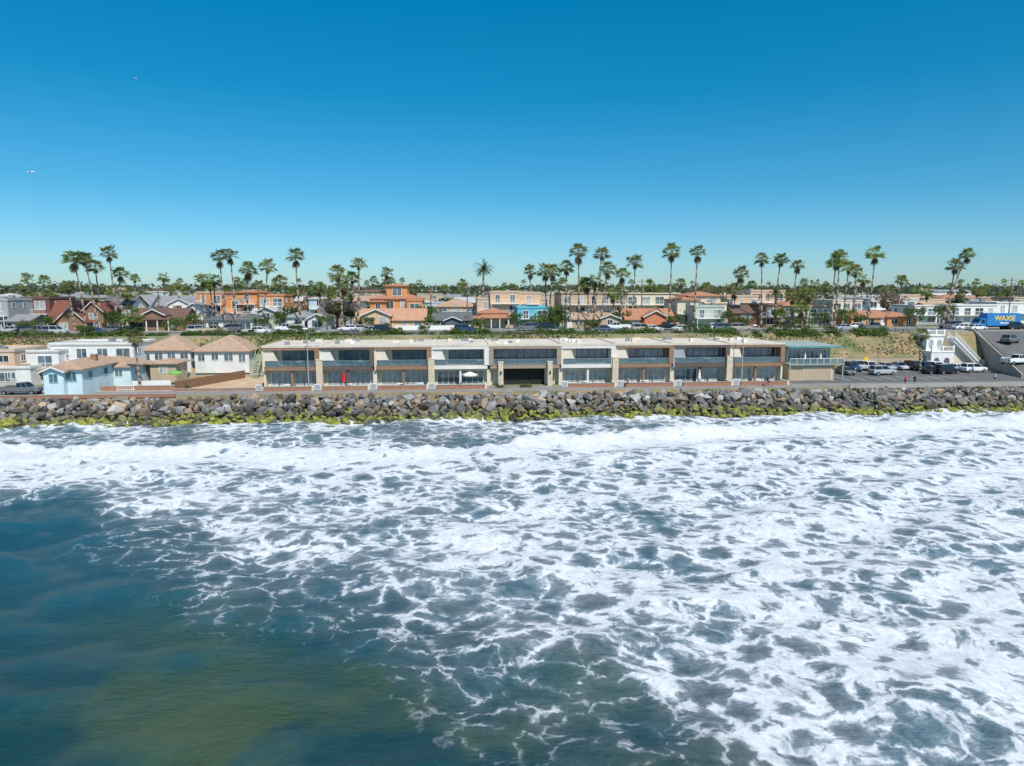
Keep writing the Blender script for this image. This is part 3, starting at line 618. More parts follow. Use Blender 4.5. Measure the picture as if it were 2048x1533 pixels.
fence(S(1700,136,8),138.9,S(1855,136,8),138.9,10,1.0,STEEL,'grey metal railing above the grassy slope',False,.5,name='metal_railing')
# white overlook with stacked balustrades and a long diagonal stair
t0=130.6; sa,sb=S(1862,t0,12),S(1898,t0,12); L=sb-sa
e=thing('overlook_staircase','white concrete overlook with balustrades, arches and stairs to the lot','staircase',sa,t0,3.1)
b=MB(); b.box(0,L,1.6,8.8,-.2,6.5,WHITE); b.box(-1.0,L,-1.4,1.59,-.2,3.4,WHITE)
b.box(-.05,L+.05,1.4,1.599,6.3,6.5,WHITE); b.box(-1.05,L+.05,-1.5,-1.401,3.2,3.4,WHITE)
put('wall',b.mesh('wall'),e)
for i in range(2):
    b=MB(); b.prismY([(0,.0),(1.2,.0),(1.2,1.5),(1.0,1.9),(.6,2.1),(.2,1.9),(0,1.5)],-.05,-.001,sDG); put('archway',b.mesh('archway'),e,(-.4+i*2.2,-1.4,.1))  # flat dark panel paints the shade inside the arched opening
    b=MB(); b.prismY([(0,.0),(1.0,.0),(1.0,1.2),(.8,1.55),(.5,1.7),(.2,1.55),(0,1.2)],-.05,-.001,sGr); put('archway',b.mesh('archway'),e,(.5+i*1.8,1.6,3.9))  # upper arch, its inner shade painted as a grey panel
def balus(x0,x1,y,z):
    b=MB(); b.box(x0-.1,x1+.1,y-.12,y+.12,z+.85,z+1.0,WHITE); b.box(x0-.1,x1+.1,y-.12,y+.12,z,z+.1,WHITE)
    for i in range(int((x1-x0)/.36)): b.cyl((x0+.1+i*.36,y,z+.1),(x0+.1+i*.36,y,z+.85),.07,.05,6,WHITE)
    for i in range(3): x=x0+i*(x1-x0-.35)/2; b.box(x,x+.35,y-.17,y+.17,z+.1,z+1.2,WHITE)
    put('balustrade',b.mesh('balustrade'),e)
balus(0,L,1.75,6.5); balus(-1.0,L,-1.25,3.4)
RL=6.6
b=MB()
for i in range(22): b.box(L+i*RL/22,L+(i+1)*RL/22,-1.0,.9,max(-.2,5.6-(i+1)*.27),6.3-(i+1)*.285,WHITE)
b.prismY([(L,-.2),(L+RL*.9,-.2),(L+RL,.2),(L,5.9)],.0,.89,sCr)
for yy in (-1.2,.91):
    b.prismY([(L,6.0),(L,6.4),(L+RL,.5),(L+RL,.1)][::-1],yy,yy+.19,WHITE)
    b.prismY([(L,7.2),(L,7.35),(L+RL,1.35),(L+RL,1.2)][::-1],yy+.02,yy+.16,WHITE)
    for i in range(20): x=L+.15+i*.33; z=6.4-(x-L)*5.9/RL; b.box(x-.05,x+.05,yy+.04,yy+.14,z,z+.8,WHITE)
    b.box(L+RL-.1,L+RL+.25,yy-.08,yy+.27,-.2,1.6,WHITE)
put('steps',b.mesh('steps'),e)
b=MB(); v=[]
for tt in (113,138.5):
    for ds in (.1,.35):
        for zz in (2.8,zramp(tt)+.45): v.append(W(sramp(tt)+ds,tt,zz))
b.solid(v,[(0,1,3,2),(4,6,7,5),(0,4,5,1),(2,3,7,6),(1,5,7,3),(0,2,6,4)],CONC)
put('ramp_wall',b.mesh('ramp_wall'),None,(0,0,0),0,None,'low sloping concrete wall along the edge of the ramp road','wall')
# ------------------------------------------------------------ vegetation
def fanleaf(b,org,dirv,L,Rf,m,droop=.3,n=9,tw=0):
    up=Vector((0,0,1)); d=dirv.normalized(); side=d.cross(up)
    if side.length<.05: side=Vector((1,0,0))
    side.normalize(); nrm=side.cross(d).normalized()
    side=(side*math.cos(tw)+nrm*math.sin(tw)).normalized()
    q=org+d*L
    b.face([org-side*.02,org+side*.02,q+side*.015,q-side*.015],m)
    for k in range(n):
        a=(k/(n-1)-.5)*2.5; a2=a+.13; a1=a-.13
        dd=(d*math.cos(a)+side*math.sin(a))
        r=Rf*(.75+.25*math.cos(a)); dz=Vector((0,0,-droop*r))
        p1=q+(d*math.cos(a1)+side*math.sin(a1))*r*.55+dz*.25; p2=q+(d*math.cos(a2)+side*math.sin(a2))*r*.55+dz*.25
        b.face([q,p1,q+dd*r+dz,p2],m)
PG=[leafmat('fan_palm_green',(.14,.21,.05),(.32,.37,.10)),leafmat('fan_palm_olive',(.16,.205,.055),(.36,.36,.12))]
PD=leafmat('dead_fronds',(.20,.14,.075),(.38,.28,.16))
PT=mat('palm_bark',(.28,.215,.165),.9,.3,2.5,bump=.4)
def crownmesh(seed,m):
    r=random.Random(seed); b=MB()
    for k in range(50):
        el=math.asin(r.uniform(-.5,.98)); az=k*2.4+r.uniform(-.3,.3)
        d=Vector((math.cos(az)*math.cos(el),math.sin(az)*math.cos(el),math.sin(el)))
        fanleaf(b,Vector((0,0,0)),d,r.uniform(.5,1.2),r.uniform(.72,1.0),m,.28,9,r.uniform(-.5,.5))
    return b.mesh('crown')
def skirtmesh(seed):
    r=random.Random(seed); b=MB()
    for k in range(22):
        el=-r.uniform(.9,1.45); az=r.uniform(0,6.3); d=Vector((math.cos(az)*math.cos(el),math.sin(az)*math.cos(el),math.sin(el)))
        fanleaf(b,Vector((0,0,-.1-r.uniform(0,.7))),d,.4,.7,PD,.5,6,r.uniform(-1,1))
    return b.mesh('dead_fronds')
CR=[crownmesh(k,PG[k%2]) for k in range(6)]; SK=[skirtmesh(k) for k in range(3)]
def feather(seed,m,n=60,L=3.2):
    r=random.Random(seed); b=MB()
    for k in range(n):
        el=math.asin(r.uniform(-.35,.98)); az=k*2.4; p=Vector((0,0,0)); d=Vector((math.cos(az)*math.cos(el),math.sin(az)*math.cos(el),math.sin(el)))
        seg=7; ll=L*r.uniform(.8,1.05)
        for i in range(seg):
            d=(d+Vector((0,0,-.17))).normalized(); q=p+d*ll/seg; sd=d.cross(Vector((0,0,1))).normalized(); 
            b.face([p-sd*.03,p+sd*.03,q+sd*.03,q-sd*.03],m)
            for sgn in (-1,1):
                for h in (0,.5):
                    o_=p.lerp(q,h); e_=o_+sd*sgn*.55*(1-.5*i/seg)+d*.35+Vector((0,0,-.12)); b.face([o_,o_+d*.12,e_],m)
            p=q
    return b.mesh('crown')
FE=feather(1,leafmat('feather_palm_green',(.08,.13,.04),(.20,.24,.08)))
def palm(bt,vt,bb_,t,base=None,rad=1.0,label=None,kind='fan',skirt=True):
    s1=S(bb_,t); z0=zt(s1,t) if base is None else base
    ztop=ZT(vt,s1,t); H=ztop-z0-rad*1.3
    e=thing('palm_tree',label or ('tall slender fan palm with bare trunk by the street' if H>13 else 'shorter fan palm with shaggy crown among the houses'),'palm tree',s1,t,z0-.1,0,'palm trees along the bluff street')
    dx=S(bt,t)-s1; b=MB(); n=9; pts=[]
    cv=R.uniform(-.5,.5)
    for i in range(n+1): f=i/n; pts.append(Vector((dx*f**1.4+cv*math.sin(f*math.pi)*.8,0,H*f)))
    k=1.0 if kind=='fan' else 1.8
    for i in range(n):
        r0=(.27-.13*min(1,i/n*1.3))*k; r1=(.27-.13*min(1,(i+1)/n*1.3))*k; b.cyl(pts[i],pts[i+1]+Vector((0,0,.02)),r0,r1,8,PT)
    put('trunk',b.mesh('trunk',True),e)
    sc=rad*R.uniform(.85,1.12)
    c=put('crown',CR[R.randrange(6)] if kind=='fan' else FE,e,pts[-1],R.uniform(0,6.3),(sc,sc,sc*R.uniform(.85,1.1)) if kind=='fan' else rad*.8)
    if skirt and kind=='fan': put('dead_fronds',SK[R.randrange(3)],e,pts[-1],R.uniform(0,6.3),sc*R.uniform(.6,1.2))
    return e
P=[(158,500,172,153),(180,502,194,153),(200,518,202,158),(229,490,236,154),(248,530,250,158),(143,558,150,152),(275,546,272,240),(332,546,334,250),(377,573,378,230),
(447,498,452,153),(468,494,471,152),(410,545,414,160),(433,547,436,158),(424,556,430,165),(502,522,500,158),(541,518,522,154),(597,496,604,152),(563,551,560,190),(640,564,642,180),(679,531,684,153),(707,541,709,170),(721,512,714,154),(776,534,776,210),(487,568,489,200),
(1060,530,1062,200),(1090,527,1096,160),(1105,530,1100,158),(1132,520,1130,154),(1155,488,1157,152),(1202,492,1186,153),(1213,525,1200,156),(1242,532,1240,156),(1267,511,1262,170),(1339,489,1336,156),(1390,489,1388,154),(1190,550,1182,160),(1172,552,1176,158),
(1517,504,1522,156),(1555,504,1546,160),(1588,516,1586,160),(1478,535,1480,190),(1465,566,1464,170),(1664,508,1662,152),(1670,502,1668,153),(1690,521,1684,158),(1704,530,1700,165),(1740,493,1733,155),(1797,549,1792,190),(1900,516,1893,153),(1922,493,1884,152),(1830,572,1830,240),(1360,556,1360,260),(1648,566,1650,230),
(520,560,518,200),(455,570,452,190),(660,575,662,190),(690,560,692,185),(1298,560,1300,210),(1320,568,1318,220),(1410,565,1412,230),(1500,560,1502,215),(1625,560,1622,200),(1160,565,1158,200),(890,568,892,240),(830,572,832,230),(100,580,102,220),(60,582,58,230),(345,572,346,220),(1720,548,1716,200),(1770,570,1770,210),(2010,572,2010,220),(1950,574,1948,230),(290,582,292,210),
(258,575,260,175),(590,572,588,185),(1005,575,1008,220),(1275,572,1278,190),(1435,570,1436,200),(1850,575,1852,200),(1605,585,1608,156),(1225,575,1228,165)]
for bt,vt,bb_,t in P: palm(bt,vt,bb_,t,rad=1.25 if t<170 else 1.3)
palm(968,524,968,190,rad=1.3,kind='feather',label='stout date palm with huge feathery crown above the houses')
palm(1548,572,1548,156,rad=1.0,kind='feather',label='broad date palm with feathery crown beside the street')
palm(1612,570,1612,140.5,rad=1.35); palm(1582,577,1580,141,rad=1.3); palm(1600,600,1604,139,rad=1.3)
palm(268,612,262,139,rad=1.4); palm(270,655,274,112,base=3.1,rad=1.15,label='palm with thick trunk beside the light blue cottage')
palm(1843,655,1846,124,base=3.1,rad=1.1,label='short fan palm at the edge of the parking lot')
palm(678,600,680,160,rad=1.2); palm(210,600,208,165,rad=1.2,kind='feather',label='feathery date palm between two cottages')
for i in range(115):
    t=240+R.random()*420; u=R.uniform(-40,2090); s=S(u,t,3); z0=zt(s,t); H=R.uniform(7,16)
    palm(u+R.uniform(-3,3),585-(z0+H-CAMZ)*F/(t+s*.09),u,t,rad=1.45,skirt=False,label='small distant fan palm on the skyline')
def treemesh(seed,m,m2,h=1.0,spread=1.0,nb=15,nl=85):
    r=random.Random(seed); tb=MB(); tb.cyl((0,0,-.3),(0,0,2.2),.25,.17,7,PT); cb=MB()
    for k in range(nb):
        a=r.uniform(0,6.3); rr_=r.uniform(.2,2.3)*spread; c=Vector((math.cos(a)*rr_,math.sin(a)*rr_,(2.4+r.uniform(0,2.6))*h)); 
        if k<5: tb.cyl((0,0,1.6),c*.9,.1,.04,5,PT)
        R0=r.uniform(.6,1.15)
        for q in range(nl):
            d=Vector((r.gauss(0,1),r.gauss(0,1),r.gauss(0,1))).normalized(); p=c+d*R0*r.uniform(.6,1.05)
            x=Vector((r.gauss(0,1),r.gauss(0,1),r.gauss(0,1)+1.)).normalized(); y=x.orthogonal().normalized(); y2=x.cross(y); sz=r.uniform(.1,.2)
            cb.face([p-y*sz,p-y2*sz,p+y*sz,p+y2*sz],m if r.random()<.6 else m2)
    return tb.mesh('trunk'),cb.mesh('crown')
lg=[leafmat('foliage_dark',(.07,.13,.03),(.14,.21,.055)),leafmat('foliage_mid',(.10,.18,.035),(.20,.28,.065)),leafmat('foliage_olive',(.14,.16,.065),(.23,.23,.10)),leafmat('foliage_brown',(.19,.14,.09),(.32,.23,.16))]
dlg=[leafmat('hazed_far_foliage',(.08,.12,.06),(.15,.19,.10)),leafmat('hazed_far_foliage_olive',(.11,.13,.08),(.17,.19,.11))]  # lighter leaf colours with the distance haze already mixed in
TM=[treemesh(1,lg[0],lg[1]),treemesh(2,lg[1],lg[0]),treemesh(3,lg[2],lg[1],.9,1.2),treemesh(4,lg[0],lg[2],1.2,.8),treemesh(5,lg[3],lg[3],1,1.3),treemesh(6,lg[1],lg[2],.6,1.3)]
def tree(s,t,k,sc,label,cat='tree',name='tree',grp='trees between the houses'):
    e=thing(name,label,cat,s,t,zt(s,t),R.uniform(0,6.3),grp,(sc,sc,sc*R.uniform(.8,1.1)))
    put('trunk',TM[k][0],e); put('crown',TM[k][1],e); return e
tl=['dense dark green tree between houses','rounded leafy green tree beside a house','olive green spreading tree beside a house','tall dark green tree between houses','bare brownish round tree above the roofs','low green bushy tree by the street']
for u,t,k,sc in ((675,165,4,1.5),(690,163,1,.9),(1110,153,0,1.0),(1090,153,5,1.1),(1125,153.5,0,.9),(1400,205,4,1.6),(1430,200,4,1.4),(580,165,1,.9),(560,154,1,.7),(855,165,1,.9),(870,160,0,.8),(1650,195,4,1.3),(1775,190,4,1.4),(225,155,1,.8),(235,152,1,.6),(390,155,1,.7),(350,153,5,.8),(1560,153,1,.8),(1480,153,5,.8),(1640,152,1,.7),(930,157,5,.9),(1450,153,1,.7),(1350,153,1,.6),(650,153,1,.6),(1890,160,1,.9),(960,153,5,.7),(1720,156,2,.7),(1250,153,5,.7),(520,153,1,.6),(735,153,1,.6),(860,153,1,.6),(1030,154,1,.7),(1245,158,1,.8),(1180,153,5,.7),(1690,154,1,.8),(1830,158,1,.9),(1600,153,5,.9),(100,154,1,.6),(60,153,5,.7)):
    tree(S(u,t),t,k,sc,tl[k])
for i in range(60):
    t=R.choice((205,210,245,250,255,295,330)); u=R.uniform(-40,2090); k=R.choice((0,1,1,2,3,5)); tree(S(u,t),t+R.uniform(-3,3),k,R.uniform(.9,1.4),tl[k])
b=MB(); r=random.Random(9)
for i in range(2800):
    t=305+r.random()**.8*900; u=r.uniform(-100,2150); s=S(u,t,3); z0=zt(s,t); rad=r.uniform(2,5); hz=z0+r.uniform(1.5,7.5)
    m=dlg[r.random()<.35]
    for q in range(24):
        d=Vector((r.gauss(0,1),r.gauss(0,1),abs(r.gauss(0,.8)))).normalized(); p=W(s,t,hz)+d*rad*r.uniform(.7,1.05)
        x=Vector((r.gauss(0,1),r.gauss(0,1),r.gauss(0,1)+.8)).normalized(); y=x.orthogonal().normalized(); y2=x.cross(y); sz=r.uniform(.6,1.2)
        b.face([p-y*sz,p-y2*sz,p+y*sz,p+y2*sz],m)
put('distant_trees',b.mesh('distant_trees'),None,label='haze-tinted mass of green trees across the far neighbourhood',cat='trees',kind='stuff')
b=MB()
def gcover(s,t,z,m):
    p=W(s,t,z); x=Vector((r.gauss(0,.6),r.gauss(0,.6),1)).normalized(); y=x.orthogonal().normalized(); y2=x.cross(y); sz=r.uniform(.1,.24)
    b.face([p-y*sz,p-y2*sz,p+y*sz,p+y2*sz],m)
for i in range(42000):
    s=r.uniform(-110,98)
    f=sm(s,54,60); 
    t=r.uniform(128+3.4*f,139.4); 
    dens=.45+.5*math.sin(s*.13+1.2*math.sin(t*.4))+.35*sm(t,134,138)
    if f>.5: dens=.28+.3*math.sin(s*.33+t*.5)*math.sin(t*.9+s*.1)
    if s<-36 and s>-60: dens-=.3
    if r.random()>dens: continue
    gcover(s,t,zt(s,t)+r.uniform(0,.35),lg[r.choice((1,1,1,0)) if (math.sin(s*.21+2)>-.5 and f<.5) else r.choice((2,1,3,3))])
for i in range(26000):
    s=r.uniform(-110,92); top=.55+.45*math.sin(s*.37)+.35*math.sin(s*1.1+1)+.2*math.sin(s*2.9)
    if top<.25: continue
    t=r.uniform(136.2,138.9); gcover(s,t,zt(s,t)+r.uniform(0,max(.2,top)),lg[r.choice((1,1,0))])
put('bluff_ground_cover',b.mesh('bluff_ground_cover'),None,label='green ice plant and hedges covering the sandy bluff',cat='plants',kind='stuff')
for i in range(50):
    u=R.uniform(0,1860); t=R.choice((138,139,152.5,152.8)) ; s=S(u,t)
    e=thing('shrub','low green shrub beside the bluff street','shrub',s,t,zt(s,t)-.5,R.uniform(0,6),'shrubs along the street',R.uniform(.25,.5)); put('foliage',TM[R.choice((5,1,1))][1],e,(0,0,-.6))
for u,t,z in ((385,112.5,3.1),(398,114,3.1),(410,116,3.1),(423,118,3.1),(436,119.5,3.1),(450,121.5,3.1),(1350,109.0,3.1),(905,108.6,3.1),(1440,109.0,3.1),(1365,109,3.1),(1820,128,3.1),(1795,130,4),(1810,133,5),(1830,134,6),(1050,108.8,3.1),(1000,108.8,3.1),(700,108.8,3.1)):
    s=S(u,t,15)-(1.2 if u<500 else 0); e=thing('shrub','small green garden shrub near the promenade','shrub',s,t,z-.6,R.uniform(0,6),'garden shrubs',R.uniform(.28,.4)); put('foliage',TM[5][1],e)
# ------------------------------------------------------------ vehicles
TY=mat('tyre_rubber',(.02,.02,.02),.85); HL=mat('headlight_glass',(.7,.72,.75),.1,.05); TLm=mat('tail_light',(.35,.01,.01),.3)
CG=mat('car_glass',(.015,.02,.025),.05,.1,spec=.7)
def paint(n,c): return mat('car_paint_'+n,c,.25,.03,spec=.6)
wb_=MB(); wb_.cyl((0,-.11,0),(0,.11,0),.34,.34,18,TY); wb_.cyl((0,-.125,0),(0,-.111,0),.21,.21,12,STEEL); wb_.cyl((0,.111,0),(0,.125,0),.21,.21,12,STEEL); WM=wb_.mesh('wheel')
def loft(b,secs,m):
    n=len(secs[0]); v=[p for s_ in secs for p in s_]; f=[tuple(range(n)),tuple(range((len(secs)-1)*n+n-1,(len(secs)-1)*n-1,-1))]
    for i in range(len(secs)-1):
        for j in range(n): f.append((i*n+j,i*n+n+j,i*n+n+(j+1)%n,i*n+(j+1)%n))
    b.solid(v,f,m)
def car(kind,cn,c,label):
    m=paint(cn,c); e=put('parked_car' if kind!='pickup' else 'pickup_truck',None,None,(0,0,-50),0,None,label,'car' if kind!='pickup' else 'pickup truck',None,'parked vehicles')
    L,Wd,B,Hh={'sedan':(4.6,.9,.92,1.45),'suv':(4.8,.96,1.1,1.78),'pickup':(5.6,1.0,1.15,1.85)}[kind]
    h=L/2; b=MB()
    if kind=='sedan': st=[(-h,.45,.8,.84),(-h+.15,.3,.93,.97),(-1.2,.28,.95,1),(.9,.28,.92,1),(h-.6,.28,.84,.99),(h-.12,.3,.72,.92),(h,.42,.62,.82)]
    elif kind=='suv': st=[(-h,.5,1.0,.92),(-h+.12,.35,1.1,.98),(-1,.32,1.1,1),(1.1,.32,1.08,1),(h-.5,.32,1.02,.99),(h-.08,.38,.92,.93),(h,.5,.8,.86)]
    else: st=[(-h,.5,1.12,.96),(-h+.1,.42,1.15,1),(0,.4,1.15,1),(1.3,.4,1.15,1),(h-.3,.4,1.1,.98),(h,.5,.95,.92)]
    secs=[]
    for x,z0,z1,k in st:
        w=Wd*k; secs.append([(x,-w*.92,z0),(x,-w,z0+.2),(x,-w*.97,z1-.08),(x,-w*.88,z1),(x,w*.88,z1),(x,w*.97,z1-.08),(x,w,z0+.2),(x,w*.92,z0)])
    loft(b,secs,m); 
    if kind=='pickup':
        b.box(-h+.1,-.35,-.95,-.85,1.14,1.28,m);b.box(-h+.1,-.35,.85,.95,1.14,1.28,m);b.box(-h+.12,-.4,-.84,.84,1.151,1.16,BLACK)
    put('body',b.mesh('body',False),e)
    bt,tp={'sedan':((-1.75,1.05),(-1.05,.35)),'suv':((-2.25,1.15),(-2.0,.45)),'pickup':((-.3,1.45),(-.2,.85))}[kind]
    g=MB(); wv=Wd*.86; wt=Wd*.68; g.frus((bt[0],bt[1],-wv,wv),(tp[0],tp[1],-wt,wt),B-.03,Hh-.05,CG); put('window',g.mesh('window'),e)
    rf=MB(); rf.frus((tp[0]-.03,tp[1]+.03,-wt-.03,wt+.03),(tp[0]+.1,tp[1]-.12,-wt+.12,wt-.12),Hh-.06,Hh,m)
    for x0,x1 in ((bt[0],tp[0]),(bt[1],tp[1])):
        for sg in (-1,1): rf.cyl((x0,sg*wv,B-.05),(x1,sg*wt,Hh-.05),.05,.04,5,m)
    xm=(bt[0]+bt[1])/2; 
    for sg in (-1,1): rf.cyl((xm,sg*wv,B-.05),((tp[0]+tp[1])/2,sg*(wt+.01),Hh-.05),.05,.04,5,m)
    put('roof',rf.mesh('roof'),e)
    for sx_ in (-h+.85,h-.85):
        for sg in (-1,1): put('wheel',WM,e,(sx_,sg*(Wd-.08),.34),0,1.0 if kind=='sedan' else 1.12)
    for sg in (-1,1):
        q=MB(); q.box(h-.1,h+.02,sg*Wd*.62-.15,sg*Wd*.62+.15,.62,.76,HL); put('headlight',q.mesh('headlight'),e)
        q=MB(); q.box(-h-.02,-h+.06,sg*Wd*.68-.12,sg*Wd*.68+.12,.7,.9,TLm); put('tail_light',q.mesh('tail_light'),e)
    return e
cols=[('white',(.76,.76,.76)),('silver',(.42,.43,.44)),('black',(.015,.015,.017)),('dark_blue',(.02,.05,.13)),('grey',(.14,.145,.15)),('red',(.35,.03,.02)),('beige',(.45,.38,.28))]
CARS={}
def getcar(k,cn):
    c=dict(cols)[cn]
    if (k,cn) not in CARS: CARS[(k,cn)]=car(k,cn,c,cn.replace('_',' ')+' '+{'sedan':'parked saloon car with dark windows','suv':'parked sport utility vehicle','pickup':'parked pickup truck with open bed'}[k])
    return CARS[(k,cn)]
used=set(); base_lab={}
def parkcar(k,cn,s,t,z,yaw,where):
    src=getcar(k,cn); base_lab.setdefault((k,cn),src['label']); lb=base_lab[(k,cn)]+' '+where
    if (k,cn) not in used:
        used.add((k,cn)); src.location=W(s,t,z); src.rotation_euler=(0,0,A5+yaw); src['label']=lb
    else: clone(src,s,t,z,yaw,lb)
kk=['sedan','suv','sedan','suv','pickup','sedan']
cw=['white','silver','black','grey','white','dark_blue','white','grey','beige','black','white']
for u in (20,45,75,110,190,222,255,400,425,460,520,578,600,698,718,742,770,1055,1085,1210,1235,1285,1305,1335,1365,1425,1450,1480,1690,1712,1745,1900,1925,2030):
    near_=R.random()<.5; t=142.6 if near_ else 148.9
    parkcar(R.choice(kk),R.choice(cw),S(u,t),t,10.01,0 if near_ else math.pi,'on the bluff street')
parkcar('suv','dark_blue',S(930,142.6),142.6,10.01,0,'on the bluff street')
for u,t,k,cn,y in ((1702,126,'suv','dark_blue',-H2),(1738,127,'suv','white',-H2),(1764,119.5,'suv','silver',.1),(1798,128,'sedan','white',-H2),(1828,126.5,'suv','black',-H2),(1850,125.5,'suv','dark_blue',-H2),(1866,120.5,'sedan','black',.2),(1893,120,'suv','black',.1),(1915,124,'sedan','white',-H2),(1890,125,'sedan','silver',-H2),(1946,122,'suv','white',.1),(1772,127.5,'sedan','silver',-H2),(1690,121,'sedan','grey',-H2),(1712,128.5,'pickup','silver',-H2),(1872,125,'suv','white',-H2)):
    parkcar(k,cn,S(u,t,14),t,3.112,y,'in the beach parking lot')
parkcar('pickup','white',S(2030,119,13),119,zramp(119)+.04,.25,'on the ramp road')
parkcar('sedan','white',S(1958,139.5,9),140.5,10.01,.2,'above the ramp')
parkcar('suv','grey',S(2020,131,9),131,zramp(131)+.04,.5,'on the ramp road')
parkcar('pickup','grey',S(36,106.8,15),107.6,3.112,0,'on the promenade road')
bl=paint('truck_blue',(.02,.19,.48)); ye=mat('yellow_lettering',(.85,.55,.03),.5,.03)
st_=S(1988,143.5,8); e=thing('box_truck','blue delivery box truck with yellow lettering on the street','truck',st_,143.4,10.01)
b=MB(); b.box(-3.0,5.0,-1.2,1.2,.95,3.7,bl); put('cargo_box',b.mesh('cargo_box'),e)
b=MB(); b.prismY([(-5.0,.5),(-3.1,.5),(-3.1,2.6),(-4.3,2.6),(-4.75,1.7),(-5.0,1.6)],-1.1,1.1,bl); put('cab',b.mesh('cab'),e)
b=MB(); b.box(-4.2,-3.4,-1.13,-1.101,1.5,2.35,CG); b.prismY([(-4.78,1.75),(-4.36,2.5),(-4.34,2.5),(-4.76,1.75)],-.95,.95,CG); put('window',b.mesh('window'),e)
b=MB(); b.box(-3.1,4.9,-.5,.5,.6,.94,BLACK); put('chassis',b.mesh('chassis'),e)
for x in (-4.1,2.6,3.8):
    for sg in (-1,1): put('wheel',WM,e,(x,sg*1.02,.46),0,1.4)
def lettering(txt,size,par,loc,m,ext=.02):
    c=bpy.data.curves.new('lettering','FONT'); c.body=txt; c.size=size; c.extrude=ext; c.align_x='CENTER'; c.align_y='CENTER'; c.offset=.03
    o=bpy.data.objects.new('tmp',c); col.objects.link(o); dg=bpy.context.evaluated_depsgraph_get(); me=bpy.data.meshes.new_from_object(o.evaluated_get(dg)); bpy.data.objects.remove(o)
    me.materials.clear(); me.materials.append(m); q=put('lettering',me,par,loc); q.rotation_euler=(H2,0,0); return q
lettering('WAXIE',1.55,e,(1.2,-1.23,2.55),ye); lettering('Sanitary Supply',.42,e,(1.4,-1.23,1.55),WHITE)
# ------------------------------------------------------------ poles
def streetlamp(s,t,z,H,label,arm=1.6):
    e=thing('street_lamp',label,'street lamp',s,t,z); b=MB(); b.cyl((0,0,0),(0,0,H),.11,.06,8,CONC); b.cyl((0,0,H-.1),(arm,0,H+.25),.04,.03,6,CONC); put('pole',b.mesh('pole'),e)
    b=MB(); b.frus((arm-.1,arm+.6,-.14,.14),(arm,arm+.5,-.08,.08),H+.18,H+.32,STEEL); put('lamp_head',b.mesh('lamp_head'),e)
streetlamp(S(618,109,15),108.9,3.1,8.9,'tall slim street lamp on the promenade beside the townhouses')
streetlamp(S(1482,109,15),108.9,3.1,9.6,'tall slim street lamp on the promenade beside the townhouses')
streetlamp(S(1762,118,14),119,3.1,4.5,'short lamp post in the parking lot')
def utilpole(u,t,vt,label='wooden utility pole with crossarms and transformer'):
    s=S(u,t); z=zt(s,t); H=ZT(vt,s,t)-z; e=thing('utility_pole',label,'utility pole',s,t,z,R.uniform(-.4,.4),'utility poles'); b=MB(); b.cyl((0,0,0),(0,0,H),.17,.11,8,WOODF); put('pole',b.mesh('pole'),e)
    b=MB(); b.box(-1.2,1.2,-.06,.06,H-.7,H-.57,WOODF); b.box(-1,1,-.06,.06,H-1.6,H-1.48,WOODF); put('crossarm',b.mesh('crossarm'),e)
    b=MB(); b.cyl((.35,0,H-3),(.35,0,H-2.1),.2,.2,10,STEEL); put('transformer',b.mesh('transformer'),e)
for u,t,v in ((935,168,563),(610,180,580),(1140,170,568),(1282,172,558),(2015,165,556),(80,175,580),(862,190,576),(1450,170,566),(1770,200,568),(320,185,574),(1706,165,560),(520,169,570),(236,200,575)): utilpole(u,t,v)
e=thing('road_sign','yellow diamond road sign beside the parking lot','sign',S(1750,124,13),127,3.1); b=MB(); b.cyl((0,0,0),(0,0,2.6),.04,.04,6,STEEL); put('post',b.mesh('post'),e)
b=MB(); b.prismY([(-.5,0),(0,-.5),(.5,0),(0,.5)],-.07,-.04,mat('yellow_sign',(.8,.5,.02),.5)); put('sign_panel',b.mesh('sign_panel'),e,(0,0,2.3))
# ------------------------------------------------------------ umbrellas & patio furniture
def parasol(u,t,z,m,label,closed=False,h=15,sc=1,cn=None):
    e=thing('parasol',label,'parasol',S(u,t,h),t,z,0,None,sc); b=MB(); b.cyl((0,0,0),(0,0,2.5),.03,.03,6,WHITE); b.cyl((0,0,0),(0,0,.1),.3,.28,12,CONC); put('pole',b.mesh('pole'),e)
    b=MB()
    if closed: 
        b.cyl((0,0,1.0),(0,0,1.5),.3,.24,10,m); b.cyl((0,0,1.5),(0,0,2.6),.24,.03,10,m)
    else:
        for k in range(8):
            a,c=k*math.pi/4,(k+1)*math.pi/4; b.face([(0,0,2.6),(1.3*math.cos(a),1.3*math.sin(a),2.1),(1.3*math.cos(c),1.3*math.sin(c),2.1)],m)
            b.face([(1.3*math.cos(a),1.3*math.sin(a),2.1),(1.3*math.cos(a),1.3*math.sin(a),1.92),(1.3*math.cos(c),1.3*math.sin(c),1.92),(1.3*math.cos(c),1.3*math.sin(c),2.1)],m)
    put('canopy',b.mesh('canopy'),e)
parasol(688,109.6,3.1,mat('red_canvas',(.6,.015,.02),.7),'closed bright red parasol on a townhouse patio',True,sc=1.15)
cvs=mat('cream_canvas',(.75,.66,.56),.7)
parasol(940,109.3,3.1,cvs,'open cream parasol on a townhouse patio')
gcv=mat('green_canvas',(.16,.42,.08),.7); parasol(352,117.6,3.1,gcv,'open lime green parasol behind a garden wall',sc=.9)
parasol(1609,113.2,6.05,cvs,'closed cream parasol on the green house balcony',True,h=12,sc=.75); parasol(1640,113.2,6.05,cvs,'closed cream parasol on the green house balcony',True,h=12,sc=.75)
parasol(1398,109.5,3.1,cvs,'closed cream parasol on a townhouse patio',True)
